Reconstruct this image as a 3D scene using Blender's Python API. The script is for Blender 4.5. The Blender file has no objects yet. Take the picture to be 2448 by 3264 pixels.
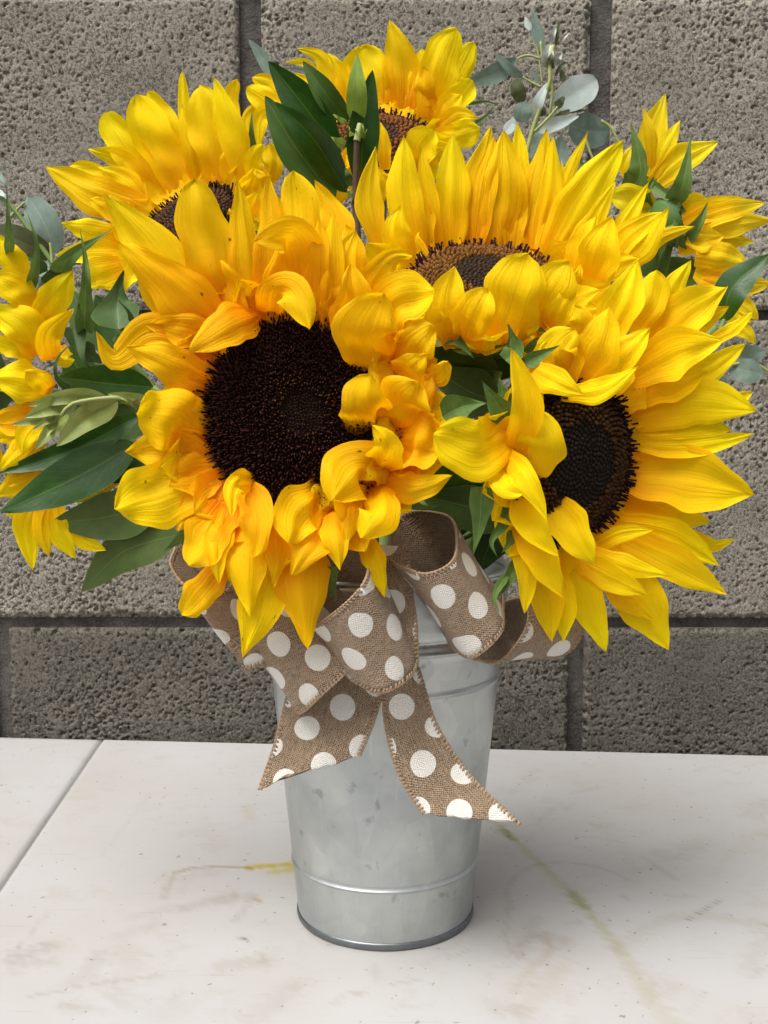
import bpy, math, random
import numpy as np
from mathutils import Vector

random.seed(7)
R = math.radians
D = bpy.data
SC = bpy.context.scene
COL = SC.collection

# ------------------------------------------------------------------ camera
FPX = 3541.0                 # focal length in photo pixels (photo 2448 x 3264)
PITCH = R(5.5)
CAM_H = 0.2257               # camera height over the table top
cam = D.cameras.new('camera')
cam.sensor_fit = 'VERTICAL'
cam.sensor_height = 36.0
cam.lens = FPX / 3264.0 * 36.0
cam.clip_start = 0.01
cam.clip_end = 100
cam_o = D.objects.new('camera', cam)
cam_o.location = (0, 0, CAM_H)
cam_o.rotation_euler = (R(90) - PITCH, 0, 0)
COL.objects.link(cam_o)
SC.camera = cam_o
SC.render.resolution_x, SC.render.resolution_y = 768, 1024

# ------------------------------------------------------------------ light
SUN_EL, SUN_AZ = R(60), R(-42)      # overcast glow from high in front, a little from the left
w = D.worlds.new('World')
SC.world = w
w.use_nodes = True
nt = w.node_tree
sky = nt.nodes.new('ShaderNodeTexSky')
sky.sky_type = 'NISHITA'
sky.sun_disc = False
sky.sun_elevation = SUN_EL
sky.sun_rotation = R(180) + SUN_AZ * -1
sky.dust_density = 6.0
sky.air_density = 1.0
sky.ozone_density = 0.6
hs = nt.nodes.new('ShaderNodeHueSaturation')
hs.inputs['Saturation'].default_value = 0.15     # overcast: a white sky
bg = nt.nodes['Background']
bg.inputs['Strength'].default_value = 0.10
nt.links.new(sky.outputs[0], hs.inputs['Color'])
nt.links.new(hs.outputs[0], bg.inputs[0])
sun = D.lights.new('sun', 'SUN')
sun.energy = 1.5
sun.angle = R(32)
sun.color = (1.0, 0.96, 0.90)
sun_o = D.objects.new('sun', sun)
sd = Vector((math.sin(SUN_AZ) * math.cos(SUN_EL), -math.cos(SUN_AZ) * math.cos(SUN_EL), math.sin(SUN_EL)))
sun_o.rotation_euler = sd.to_track_quat('Z', 'Y').to_euler()
sun_o.location = sd * 3
COL.objects.link(sun_o)
SC.view_settings.view_transform = 'Standard'
SC.view_settings.look = 'None'
SC.view_settings.gamma = 1
SC.view_settings.exposure = 1.0

# ------------------------------------------------------------------ pixel -> place
CAM = np.array((0, 0, CAM_H))
_c, _s = math.cos(PITCH), math.sin(PITCH)

def ray(sx, sy):
    xc, yc = (sx - 1224) / FPX, (1632 - sy) / FPX
    return np.array((xc, yc * _s + _c, yc * _c - _s))

def at_y(sx, sy, Y):
    d = ray(sx, sy)
    return CAM + d * (Y / d[1])

def at_z(sx, sy, z=0.0):
    d = ray(sx, sy)
    return CAM + d * ((z - CAM_H) / d[2])

# zoom frames used while tracing the photo: origin x, origin y, photo px per frame px
FR = {'A': (300, 500, .7233), 'A2': (300, 1400, .7233), 'L': (0, 800, .5425), 'B': (1100, 350, .6028),
      'E': (750, 30, .4822), 'F': (0, 550, .3014), 'D': (100, 200, .4822), 'G': (1900, 250, .4521),
      'U': (1500, 0, .3014), 'C': (1300, 700, .692), 'P': (500, 1600, .8439), 'T': (0, 2200, 1.4756),
      'd': (0, 0, 1.4756)}

def fr(f, x, y):
    o = FR[f]
    return o[0] + o[2] * x, o[1] + o[2] * y

# ------------------------------------------------------------------ object helpers
def link(o, parent=None):
    COL.objects.link(o)
    if parent is not None:
        o.parent = parent
    return o

def tag(o, label=None, cat=None, group=None, kind=None):
    for k, v in (('label', label), ('category', cat), ('group', group), ('kind', kind)):
        if v:
            o[k] = v
    return o

def empty(name, loc, label, cat, group=None):
    o = D.objects.new(name, None)
    o.location = loc
    o.empty_display_size = .01
    link(o)
    return tag(o, label, cat, group)

def world_of(o):
    p = np.zeros(3)
    while o is not None:
        p = p + np.array(o.location)
        o = o.parent
    return p

def mesh_obj(name, verts, faces, mat, parent=None, uv=None, col=None, smooth=True, local=False):
    me = D.meshes.new(name)
    v = np.asarray(verts, dtype=float)
    o = D.objects.new(name, me)
    link(o, parent)
    if parent is not None and not local:
        # origin in the middle of the piece
        c = v.mean(axis=0)
        o.location = Vector(c - world_of(parent))
        v = v - c
    me.from_pydata(v.tolist(), [], [list(map(int, f)) for f in faces])
    if uv is not None:
        l = me.uv_layers.new(name='UVMap')
        idx = np.empty(len(me.loops), dtype=np.int32)
        me.loops.foreach_get('vertex_index', idx)
        l.data.foreach_set('uv', np.asarray(uv, dtype=np.float32)[idx].ravel())
    if col is not None:
        a = me.color_attributes.new('col', 'FLOAT_COLOR', 'POINT')
        c4 = np.ones((len(v), 4), dtype=np.float32)
        c4[:, :3] = col
        a.data.foreach_set('color', c4.ravel())
    if smooth:
        me.polygons.foreach_set('use_smooth', np.ones(len(me.polygons), dtype=bool))
    me.materials.append(mat)
    me.update()
    return o

def catmull(P, n):
    P = np.asarray(P, dtype=float)
    if len(P) == 2:
        t = np.linspace(0, 1, n)[:, None]
        return P[0] * (1 - t) + P[1] * t
    Q = np.vstack([2 * P[0] - P[1], P, 2 * P[-1] - P[-2]])
    seg = np.linalg.norm(np.diff(P, axis=0), axis=1)
    cum = np.concatenate([[0], np.cumsum(seg)])
    cum /= cum[-1]
    out = []
    for t in np.linspace(0, 1, n):
        i = min(np.searchsorted(cum, t, side='right') - 1, len(P) - 2)
        u = (t - cum[i]) / max(cum[i + 1] - cum[i], 1e-9)
        a, b, c, d = Q[i], Q[i + 1], Q[i + 2], Q[i + 3]
        out.append(.5 * (2 * b + (c - a) * u + (2 * a - 5 * b + 4 * c - d) * u * u + (3 * b - a - 3 * c + d) * u ** 3))
    return np.array(out)

def grid_faces(nv, nu, closed=False):
    f = []
    for i in range(nv - 1):
        for j in range(nu if closed else nu - 1):
            k = (j + 1) % nu
            f.append((i * nu + j, i * nu + k, (i + 1) * nu + k, (i + 1) * nu + j))
    return f

def nrm(v):
    return v / max(np.linalg.norm(v), 1e-12)

# ------------------------------------------------------------------ node helpers
class NT:
    def __init__(self, name):
        self.m = D.materials.new(name)
        self.m.use_nodes = True
        self.t = self.m.node_tree
        self.b = self.t.nodes['Principled BSDF']
        self.out = self.t.nodes['Material Output']
    def n(self, typ, **kw):
        nd = self.t.nodes.new('ShaderNode' + typ)
        for k, v in kw.items():
            if k.startswith('i_'):
                key = k[2:]
                key = int(key) if key.isdigit() else key.replace('_', ' ')
                if hasattr(v, 'is_output'):
                    self.t.links.new(v, nd.inputs[key])
                else:
                    nd.inputs[key].default_value = v
            else:
                setattr(nd, k, v)
        return nd
    def l(self, a, b):
        self.t.links.new(a, b)
    def set(self, key, v):
        if hasattr(v, 'is_output'):
            self.l(v, self.b.inputs[key])
        else:
            self.b.inputs[key].default_value = v
    def math(self, op, a, b=0.0, c=0.0, clamp=False):
        nd = self.n('Math', operation=op, use_clamp=clamp)
        for i, v in enumerate((a, b, c)):
            if hasattr(v, 'is_output'):
                self.l(v, nd.inputs[i])
            else:
                nd.inputs[i].default_value = v
        return nd.outputs[0]
    def mix(self, f, a, b, mode='MIX'):
        nd = self.n('Mix', data_type='RGBA', blend_type=mode)
        for key, v in ((0, f), (6, a), (7, b)):
            if hasattr(v, 'is_output'):
                self.l(v, nd.inputs[key])
            elif key == 0:
                nd.inputs[0].default_value = v
            else:
                nd.inputs[key].default_value = (*v, 1)
        return nd.outputs[2]
    def ramp(self, f, stops, interp='LINEAR'):
        nd = self.n('ValToRGB')
        cr = nd.color_ramp
        cr.interpolation = interp
        while len(cr.elements) < len(stops):
            cr.elements.new(.5)
        for e, (p, c) in zip(cr.elements, stops):
            e.position = p
            e.color = (*c, 1) if not isinstance(c, (int, float)) else (c, c, c, 1)
        self.l(f, nd.inputs[0])
        return nd.outputs[0]
    def noise(self, vec, scale, detail=3, rough=.55, dist=0):
        nd = self.n('TexNoise')
        nd.inputs['Scale'].default_value = scale
        nd.inputs['Detail'].default_value = detail
        nd.inputs['Roughness'].default_value = rough
        nd.inputs['Distortion'].default_value = dist
        if vec is not None:
            self.l(vec, nd.inputs['Vector'])
        return nd.outputs[0]
    def bump(self, h, strength, dist):
        nd = self.n('Bump')
        nd.inputs['Strength'].default_value = strength
        nd.inputs['Distance'].default_value = dist
        self.l(h, nd.inputs['Height'])
        return nd.outputs[0]
    def scaled(self, vec, s, off=None):
        nd = self.n('Mapping')
        nd.inputs['Scale'].default_value = s
        self.l(vec, nd.inputs['Vector'])
        if off is not None:
            self.l(off, nd.inputs['Location'])
        return nd.outputs[0]

def leafy(nt_, color, rough, spec, trans, tcol, normal):
    """principled sheet + translucent light through it"""
    nt_.set('Base Color', color)
    nt_.set('Roughness', rough)
    nt_.set('Specular IOR Level', spec)
    nt_.l(normal, nt_.b.inputs['Normal'])
    tr = nt_.n('BsdfTranslucent')
    nt_.l(tcol, tr.inputs['Color'])
    nt_.l(normal, tr.inputs['Normal'])
    mx = nt_.n('MixShader')
    mx.inputs[0].default_value = trans
    nt_.l(nt_.b.outputs[0], mx.inputs[1])
    nt_.l(tr.outputs[0], mx.inputs[2])
    nt_.l(mx.outputs[0], nt_.out.inputs['Surface'])
    return nt_.m

def petal_mat(name, base, mid, tip, spots):
    t = NT(name)
    uv = t.n('UVMap').outputs[0]
    rnd = t.n('ObjectInfo').outputs['Random']
    off = t.n('CombineXYZ', i_0=t.math('MULTIPLY', rnd, 37.0), i_1=t.math('MULTIPLY', rnd, 91.0)).outputs[0]
    sep = t.n('SeparateXYZ', i_0=uv)
    strv = t.scaled(uv, (26, 1.1, 1), off)
    fine = t.noise(strv, 1.0, 4, .6)
    blot = t.noise(t.scaled(uv, (2.0, 2.6, 1), off), 1.0, 3)
    v = t.math('ADD', sep.outputs[1], t.math('MULTIPLY', t.math('SUBTRACT', blot, .5), .35))
    c = t.ramp(v, [(0.0, base), (.42, mid), (.92, tip)])
    c = t.mix(t.math('MULTIPLY', t.math('SUBTRACT', fine, .45, clamp=True), .8), c, tuple(a * k for a, k in zip(mid, (.97, .80, .6))))
    hs_ = t.n('HueSaturation', i_Color=c)
    t.l(t.math('ADD', .488, t.math('MULTIPLY', rnd, .022)), hs_.inputs['Hue'])
    t.l(t.math('ADD', .94, t.math('MULTIPLY', rnd, .06)), hs_.inputs['Value'])
    c = hs_.outputs[0]
    # small brown blemishes
    sp = t.noise(t.scaled(uv, (9, 13, 1), off), 1.0, 2, .5)
    spm = t.ramp(sp, [(spots, 0.0), (spots + .03, 1.0)])
    c = t.mix(t.math('MULTIPLY', spm, .8), c, (.12, .045, .008))
    med = t.noise(t.scaled(uv, (9, .5, 1), off), 1.0, 2, .5)
    crk = t.noise(t.scaled(uv, (4, 22, 1), off), 1.0, 2, .5)
    h = t.math('ADD', t.math('ADD', t.math('MULTIPLY', med, 1.0), t.math('MULTIPLY', crk, .25)), t.math('MULTIPLY', fine, .55))
    nor = t.bump(h, .7, .0008)
    return leafy(t, c, .6, .12, .44, c, nor)

PET_A = petal_mat('petal_amber', (.965, .34, .001), (.985, .55, .002), (.99, .67, .003), .72)
PET_Y = petal_mat('petal_yellow', (.965, .47, .001), (.985, .67, .002), (.99, .76, .004), .785)
PET_L = petal_mat('petal_lemon', (.96, .54, .003), (.985, .71, .008), (.99, .78, .022), .82)

def leaf_mat(name, dark, light, rib, rough, spec, trans, veins=.3, hair=0.0):
    t = NT(name)
    uv = t.n('UVMap').outputs[0]
    rnd = t.n('ObjectInfo').outputs['Random']
    off = t.n('CombineXYZ', i_0=t.math('MULTIPLY', rnd, 37.0), i_1=t.math('MULTIPLY', rnd, 91.0)).outputs[0]
    sep = t.n('SeparateXYZ', i_0=uv)
    u, v = sep.outputs[0], sep.outputs[1]
    a = t.math('ABSOLUTE', t.math('SUBTRACT', u, .5))
    mot = t.noise(t.scaled(uv, (3, 5, 1), off), 1.2, 4)
    c = t.mix(t.ramp(mot, [(.3, 0.0), (.7, 1.0)]), dark, light)
    ribm = t.math('SUBTRACT', 1.0, t.math('MULTIPLY', a, 42.0), clamp=True)
    vv = t.math('SINE', t.math('MULTIPLY', t.math('SUBTRACT', v, t.math('MULTIPLY', a, .55)), 70.0))
    veinm = t.math('MULTIPLY', t.math('SUBTRACT', vv, .86, clamp=True), 3.0 * veins, clamp=True)
    edge = t.math('MULTIPLY', t.math('SUBTRACT', a, .475, clamp=True), 30.0, clamp=True)
    c = t.mix(t.math('MULTIPLY', t.math('MAXIMUM', ribm, t.math('MAXIMUM', veinm, edge)), .7), c, rib)
    fine = t.noise(t.scaled(uv, (90, 120, 1), off), 1.0, 2)
    if hair:
        c = t.mix(t.math('MULTIPLY', t.math('SUBTRACT', fine, .55, clamp=True), hair * 6, clamp=True), c, (.45, .52, .30))
    h = t.math('ADD', t.math('MULTIPLY', veinm, -.5), t.math('ADD', t.math('MULTIPLY', fine, .25 + hair), t.math('MULTIPLY', mot, .5)))
    return leafy(t, c, rough, spec, trans, c, t.bump(h, .35, .0006))

LEAF_DARK = leaf_mat('leaf_dark_glossy', (.014, .048, .004), (.026, .078, .008), (.085, .17, .022), .24, .36, .10)
LEAF_MID = leaf_mat('leaf_mid_green', (.040, .092, .013), (.066, .128, .020), (.16, .24, .05), .40, .3, .18)
LEAF_OLIVE = leaf_mat('leaf_olive_underside', (.075, .122, .028), (.105, .155, .038), (.17, .23, .07), .50, .3, .18)
LEAF_LIGHT = leaf_mat('leaf_young_green', (.20, .33, .04), (.28, .41, .065), (.38, .48, .12), .42, .4, .25)
LEAF_BUD = leaf_mat('leaf_bud_green', (.25, .33, .075), (.37, .43, .14), (.36, .28, .18), .42, .4, .2)
SEPAL = leaf_mat('bract_green', (.065, .135, .018), (.115, .20, .036), (.26, .34, .11), .55, .3, .2, .2, .35)
SEPAL_D = leaf_mat('bract_dark_green', (.030, .072, .012), (.055, .11, .020), (.14, .20, .055), .5, .35, .15, .2, .25)
SEPAL_T = leaf_mat('bract_brown_tip', (.10, .045, .015), (.17, .08, .03), (.2, .1, .05), .6, .3, .1)
EUC = leaf_mat('eucalyptus_grey', (.13, .20, .165), (.20, .27, .225), (.30, .36, .28), .6, .3, .2, .15)
EUC_P = leaf_mat('eucalyptus_pale', (.46, .56, .54), (.58, .66, .64), (.66, .72, .68), .5, .35, .2, .12)
EUC_O = leaf_mat('eucalyptus_olive', (.075, .095, .04), (.12, .135, .06), (.17, .19, .09), .5, .35, .25, .2)
EUC_D = leaf_mat('eucalyptus_dried', (.40, .42, .40), (.60, .61, .60), (.30, .25, .15), .45, .4, .05, .5)

def plain(name, c1, c2, scale, rough, spec=.35):
    t = NT(name)
    tc = t.n('TexCoord').outputs['Object']
    nz = t.noise(tc, scale, 4)
    t.set('Base Color', t.mix(nz, c1, c2))
    t.set('Roughness', rough)
    t.set('Specular IOR Level', spec)
    t.l(t.bump(nz, .4, .0005), t.b.inputs['Normal'])
    return t.m

STEM = plain('stem_green', (.10, .17, .04), (.16, .23, .06), 300, .55)
STEM_Y = plain('stem_yellow_green', (.24, .29, .09), (.33, .36, .13), 300, .55)
STEM_B = plain('stem_brown', (.055, .035, .018), (.10, .06, .03), 400, .6)
RECEPT = plain('receptacle_green', (.05, .11, .02), (.08, .15, .035), 200, .6)

def col_mat(name, rough, spec, trans=0.0):
    t = NT(name)
    a = t.n('VertexColor', layer_name='col')
    t.set('Base Color', a.outputs[0])
    t.set('Roughness', rough)
    t.set('Specular IOR Level', spec)
    return t.m

FLORET = col_mat('floret', .8, .12)

# ------------------------------------------------------------------ sheets (petals, bracts, leaves)
def profile(kind, t):
    if kind == 'petal':
        b = .55 + .45 * np.clip(t / .42, 0, 1) ** .8
        e = np.clip((t - .40) / .60, 0, 1)
        return b * (1 - e ** 1.75) ** .95
    if kind == 'blunt':
        b = .68 + .32 * np.clip(t / .5, 0, 1) ** .8
        e = np.clip((t - .5) / .5, 0, 1)
        return b * (1 - e ** 2.6) ** .62
    if kind == 'bract':
        b = .72 + .28 * np.clip(t / .2, 0, 1)
        e = np.clip((t - .15) / .85, 0, 1)
        return b * ((1 - e) ** 1.25 * .96 + .04 * (1 - e ** 6))
    if kind == 'leaf':
        return np.clip(np.sin(math.pi * np.clip(t, 0, 1) ** .82) ** .8, 0, 1) * (1 - .15 * t) + .02
    if kind == 'oval':
        return np.sqrt(np.clip(1 - (2 * t - 1) ** 2, 0, 1)) * (1 - .05 * t) + .02
    return np.ones_like(t)

def sheet(name, parent, P, width, mat, kind='petal', roll=0.0, twist=0.0, cup=.12, pleat=.025, ruffle=.05,
          nu=13, nv=24, seed=0, fold=0.0, crumple=0.0):
    rg = np.random.RandomState(seed)
    C_ = catmull(P, nv)
    T = np.gradient(C_, axis=0)
    verts, uvs = [], []
    prev = None
    ph = rg.uniform(0, 6.28, 6)
    L = np.linalg.norm(np.diff(C_, axis=0), axis=1).sum()
    for i in range(nv):
        t = i / (nv - 1)
        tg = nrm(T[i])
        V = nrm(CAM - C_[i])
        S = np.cross(tg, V)
        m = np.linalg.norm(S)
        if prev is not None and m < .25:
            S = prev - tg * np.dot(prev, tg)
        S = nrm(S)
        if prev is not None:
            if np.dot(S, prev) < 0:
                S = -S
            S = nrm(prev * .5 + S * .5)
            S = nrm(S - tg * np.dot(S, tg))
        prev = S
        N = np.cross(S, tg)
        if i == 0:
            sg = 1.0 if np.dot(N, V) > 0 else -1.0
        N = N * sg
        a = roll + twist * (t - .3)
        S2 = S * math.cos(a) + N * math.sin(a)
        N2 = N * math.cos(a) - S * math.sin(a)
        wd = float(profile(kind, np.array(t))) * width * .5
        wl = wd * (1 + ruffle * math.sin(ph[0] + t * 9) + .5 * ruffle * math.sin(ph[1] + t * 21))
        wr = wd * (1 + ruffle * math.sin(ph[2] + t * 10) + .5 * ruffle * math.sin(ph[3] + t * 19))
        for j in range(nu):
            u = j / (nu - 1) * 2 - 1
            ww = wr if u > 0 else wl
            h = cup * (u * u) * wd * 2
            h += fold * abs(u) * wd
            if crumple:
                h += crumple * width * (math.sin(ph[5] + u * 2.3 + t * 5.1) * math.sin(ph[1] + t * 7.0 - u * 1.7) + .35 * math.sin(ph[2] + t * 15 + u * 4)) * min(1, t * 2.5)
            h += 1.5 * pleat * width * (1 - 1.6 * abs(math.sin(u * math.pi * 1.15 + .7 * math.sin(ph[0])))) * math.sin(math.pi * min(1, t * 1.02)) ** .5 * (1.1 - .5 * abs(u))
            h += ruffle * .6 * width * abs(u) ** 2.2 * math.sin(ph[4] + t * 13 + (2.0 if u > 0 else 0)) * (.3 + t)
            verts.append(C_[i] + S2 * u * ww + N2 * h)
            uvs.append(((u + 1) / 2, t))
    return mesh_obj(name, verts, grid_faces(nv, nu), mat, parent, uv=uvs)

def tube(name, parent, P, radii, mat, nseg=8, n=20):
    C_ = catmull(P, n)
    T = np.gradient(C_, axis=0)
    rr = np.interp(np.linspace(0, 1, n), np.linspace(0, 1, len(radii)), radii)
    up = np.array((.31, .87, .22))
    v = []
    for i in range(n):
        t = nrm(T[i])
        a = nrm(np.cross(t, up))
        b = np.cross(t, a)
        for j in range(nseg):
            th = j / nseg * 2 * math.pi
            v.append(C_[i] + (a * math.cos(th) + b * math.sin(th)) * rr[i])
    f = grid_faces(n, nseg, True)
    f.append(tuple(range(nseg - 1, -1, -1)))
    f.append(tuple(range((n - 1) * nseg, n * nseg)))
    return mesh_obj(name, v, f, mat, parent)

def parse(line):
    """'x,y x,y x,y;width;dz,dz[,dz];flags'  frame pixels, width in frame pixels, dz = mm towards the viewer from the base"""
    p = [q.strip() for q in line.split(';')]
    pts = [tuple(float(c) for c in a.split(',')) for a in p[0].split()]
    wd = float(p[1])
    dz = [float(c) for c in p[2].split(',')] if len(p) > 2 and p[2] else None
    fl = p[3].split() if len(p) > 3 else []
    return pts, wd, dz, fl

def place(frame, pts, Y0, dz):
    out = []
    for k, (x, y) in enumerate(pts):
        s = fr(frame, x, y)
        out.append(at_y(s[0], s[1], Y0 - (dz[k] / 1000.0)))
    return np.array(out)

# ------------------------------------------------------------------ the wall of concrete blocks
def bandnoise(n, lo, hi, seed, power=0.0):
    rg = np.random.RandomState(seed)
    F = np.fft.rfft2(rg.randn(n, n))
    fx = np.fft.fftfreq(n)[:, None]
    fy = np.fft.rfftfreq(n)[None, :]
    f = np.sqrt(fx * fx + fy * fy) * n
    g = np.exp(-(f / hi) ** 2) * (1 - np.exp(-(f / lo) ** 2)) * np.maximum(f, 1.0) ** -power
    a = np.fft.irfft2(F * g, s=(n, n))
    return a / a.std()

def block_mat():
    t = NT('concrete_block')
    tc = t.n('TexCoord').outputs['Object']
    a = t.n('VertexColor', layer_name='col')
    rnd = t.n('ObjectInfo').outputs['Random']
    big = t.noise(tc, 9, 4)
    agg = t.noise(tc, 640, 4, .8, .8)
    agl = t.noise(tc, 30, 3, .6)
    agg = t.math('ADD', agg, t.math('MULTIPLY', t.math('SUBTRACT', agl, .5), .16))
    grit = t.noise(tc, 1500, 2, .6)
    c = t.mix(t.ramp(big, [(.3, 0.0), (.7, 1.0)]), (.275, .250, .204), (.36, .33, .272))
    c = t.mix(t.ramp(agg, [(.43, 0.0), (.525, 1.0)]), tuple(x * .36 for x in (.28, .255, .215)), c)
    c = t.mix(t.math('MULTIPLY', t.ramp(grit, [(.55, 0.0), (.75, 1.0)]), .35), c, (.42, .39, .34))
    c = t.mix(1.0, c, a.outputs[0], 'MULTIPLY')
    hv = t.n('HueSaturation', i_Color=c)
    t.l(t.math('ADD', .92, t.math('MULTIPLY', rnd, .14)), hv.inputs['Value'])
    t.set('Base Color', hv.outputs[0])
    t.set('Roughness', .95)
    t.set('Specular IOR Level', .12)
    h = t.math('ADD', t.math('MULTIPLY', agg, 1.0), t.math('MULTIPLY', grit, .35))
    t.l(t.bump(h, .8, .0012), t.b.inputs['Normal'])
    return t.m

BLOCK = block_mat()
def mortar_mat():
    t = NT('mortar')
    tc = t.n('TexCoord').outputs['Object']
    a, b = t.noise(tc, 60, 5, .6), t.noise(tc, 700, 3, .7)
    c = t.mix(t.ramp(a, [(.35, 0.0), (.68, 1.0)]), (.060, .054, .049), (.125, .115, .105))
    c = t.mix(t.math('MULTIPLY', t.ramp(b, [(.5, 0.0), (.68, 1.0)]), .55), c, (.19, .178, .16))
    t.set('Base Color', c)
    t.set('Roughness', .95)
    t.set('Specular IOR Level', .1)
    t.l(t.bump(t.math('ADD', t.math('MULTIPLY', a, 2.5), b), .9, .0022), t.b.inputs['Normal'])
    return t.m

MORTAR = mortar_mat()

WALL_Y = .745
NZ = 1024
_pit = bandnoise(NZ, 90, 450, 3, .6)
_pit2 = bandnoise(NZ, 50, 150, 4)
_low = bandnoise(NZ, 1, 9, 5)
CELL = .00074                                       # metres per noise sample

def block(parent, x0, x1, z0, z1, k, res=.0013, tone=1.0):
    xs = [x0]
    while xs[-1] < x1 - res * .6:
        xs.append(xs[-1] + (res if abs(xs[-1]) < .31 else .006))
    xs[-1] = x1
    xs = np.array(xs)
    nx, nz = len(xs), int((z1 - z0) / res) + 1
    zs = np.linspace(z0, z1, nz)
    X, Z = np.meshgrid(xs, zs)
    ix = ((X / CELL).astype(int) + 217 * k) % NZ
    iz = ((Z / CELL).astype(int) + 131 * k) % NZ
    pit = np.clip((_pit[iz, ix] * .95 + .34 * _low[iz, ix] - 1.05) * 1.2, 0, 1.3)
    dep = .0017 * pit + .00010 * _pit[iz, ix] + .00025 * _low[iz, ix]
    # worn, rounded arris
    e = np.minimum(np.minimum(X - x0, x1 - X), np.minimum(Z - z0, z1 - Z))
    e = e + .0009 * _pit2[iz, ix] - .0012 * np.clip(_low[iz, ix], 0, 2)
    dep = dep + .0026 * np.clip(1 - e / .0035, 0, 1.3) ** 2
    dep = np.maximum(dep, -.0008)
    Yv = WALL_Y + dep
    v = np.stack([X, Yv, Z], axis=-1).reshape(-1, 3)
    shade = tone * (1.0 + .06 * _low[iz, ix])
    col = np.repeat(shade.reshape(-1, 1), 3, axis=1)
    base = len(v)
    idx = np.arange(nx * nz).reshape(nz, nx)
    f = np.stack([idx[:-1, :-1], idx[:-1, 1:], idx[1:, 1:], idx[1:, :-1]], axis=-1).reshape(-1, 4).tolist()
    # the sides and back of the block
    corners = [idx[0, :], idx[:, -1], idx[-1, ::-1], idx[::-1, 0]]
    loop = np.concatenate([c[:-1] for c in corners])
    bk = v[loop].copy()
    bk[:, 1] = WALL_Y + .19
    v = np.vstack([v, bk])
    col = np.vstack([col, np.ones((len(bk), 3))])
    n = len(loop)
    for i in range(n):
        j = (i + 1) % n
        f.append((int(loop[j]), int(loop[i]), base + i, base + j))
    f.append([base + i for i in range(n)][::-1])
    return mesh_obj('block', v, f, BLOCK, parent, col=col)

def wx(dx, dy):
    return at_y(dx * 1.4756, dy * 1.4756, WALL_Y)[0]

def wz(dy):
    return at_y(1224, dy * 1.4756, WALL_Y)[2]

wall = empty('concrete_block_wall', (0, WALL_Y + .095, -.06), 'grey pitted concrete block wall behind the table', 'wall')
zj = [wz(1347) - .206, wz(1347), wz(680), wz(680) + .206, wz(680) + .412, wz(680) + .618]
zj[0] = max(zj[0], -.06)
joints = [[wx(5, 1480) - .40, wx(5, 1480), wx(1245, 1480), wx(1245, 1480) + .39],
          [wx(625, 1000) - .395, wx(625, 1000), wx(625, 1000) + .395],
          [wx(540, 200) - .395, wx(540, 200), wx(1299, 200), wx(1299, 200) + .395],
          [wx(625, 1000) - .395, wx(625, 1000), wx(625, 1000) + .395],
          [wx(540, 200) - .395, wx(540, 200), wx(1299, 200), wx(1299, 200) + .395]]
hw = [.0055, .0055, .0072, .0055, .0055]
k = 0
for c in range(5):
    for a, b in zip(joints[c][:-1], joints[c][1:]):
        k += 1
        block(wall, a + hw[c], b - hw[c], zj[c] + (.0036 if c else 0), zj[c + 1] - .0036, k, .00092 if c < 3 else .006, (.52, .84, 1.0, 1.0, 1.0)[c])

def boxv(x0, x1, y0, y1, z0, z1):
    v = [(x0, y0, z0), (x1, y0, z0), (x1, y1, z0), (x0, y1, z0), (x0, y0, z1), (x1, y0, z1), (x1, y1, z1), (x0, y1, z1)]
    f = [(0, 3, 2, 1), (4, 5, 6, 7), (0, 1, 5, 4), (1, 2, 6, 5), (2, 3, 7, 6), (3, 0, 4, 7)]
    return v, f

v, f = boxv(joints[0][0], joints[0][-1], WALL_Y + .0065, WALL_Y + .18, zj[0] + .002, zj[5] - .01)
mesh_obj('mortar', v, f, MORTAR, wall, smooth=False)

# ------------------------------------------------------------------ the table
bl, br = at_z(0, 1592 * 1.4756)[:2], at_z(2448, 1632 * 1.4756)[:2]
ex = nrm(br - bl)                        # along the back edge
ey = np.array((ex[1], -ex[0]))           # towards the viewer
if ey[1] > 0:
    ey = -ey
s0, s1 = at_z(222 * 1.4756, 1596 * 1.4756)[:2], at_z(0, 1920 * 1.4756)[:2]

def table_mat():
    t = NT('white_laminate')
    a = t.n('VertexColor', layer_name='col')
    tc = t.n('TexCoord').outputs['Object']
    big = t.noise(tc, 7, 5, .6)
    mid = t.noise(tc, 38, 5, .65)
    spk = t.noise(tc, 260, 2, .5)
    c = t.mix(t.ramp(big, [(.35, 0.0), (.75, 1.0)]), (.405, .400, .402), (.368, .350, .328))
    c = t.mix(t.math('MULTIPLY', t.ramp(mid, [(.54, 0.0), (.74, 1.0)]), .36), c, (.29, .25, .20))
    c = t.mix(t.math('MULTIPLY', t.ramp(spk, [(.70, 0.0), (.74, 1.0)]), .65), c, (.10, .085, .065))
    # fine scratches
    for rot, sc in ((.6, 1.0), (-.8, 1.3), (1.25, .8)):
        mp = t.n('Mapping')
        mp.inputs['Rotation'].default_value = (0, 0, rot)
        mp.inputs['Scale'].default_value = (22 * sc, 420 * sc, 1)
        t.l(tc, mp.inputs['Vector'])
        sn = t.noise(mp.outputs[0], 1.0, 2, .5)
        c = t.mix(t.math('MULTIPLY', t.ramp(sn, [(.68, 0.0), (.76, 1.0)]), .26), c, (.22, .205, .18))
    c = t.mix(1.0, c, a.outputs[0], 'MULTIPLY')
    t.set('Base Color', c)
    t.set('Roughness', t.math('ADD', .30, t.math('MULTIPLY', mid, .22)))
    t.set('Specular IOR Level', .4)
    t.l(t.bump(mid, .06, .002), t.b.inputs['Normal'])
    return t.m

TABLE = table_mat()
EDGE = plain('table_edge', (.42, .40, .37), (.5, .48, .45), 60, .6)

def zt(x, y):
    s = fr('T', x, y)
    return at_z(s[0], s[1])[:2]

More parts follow.
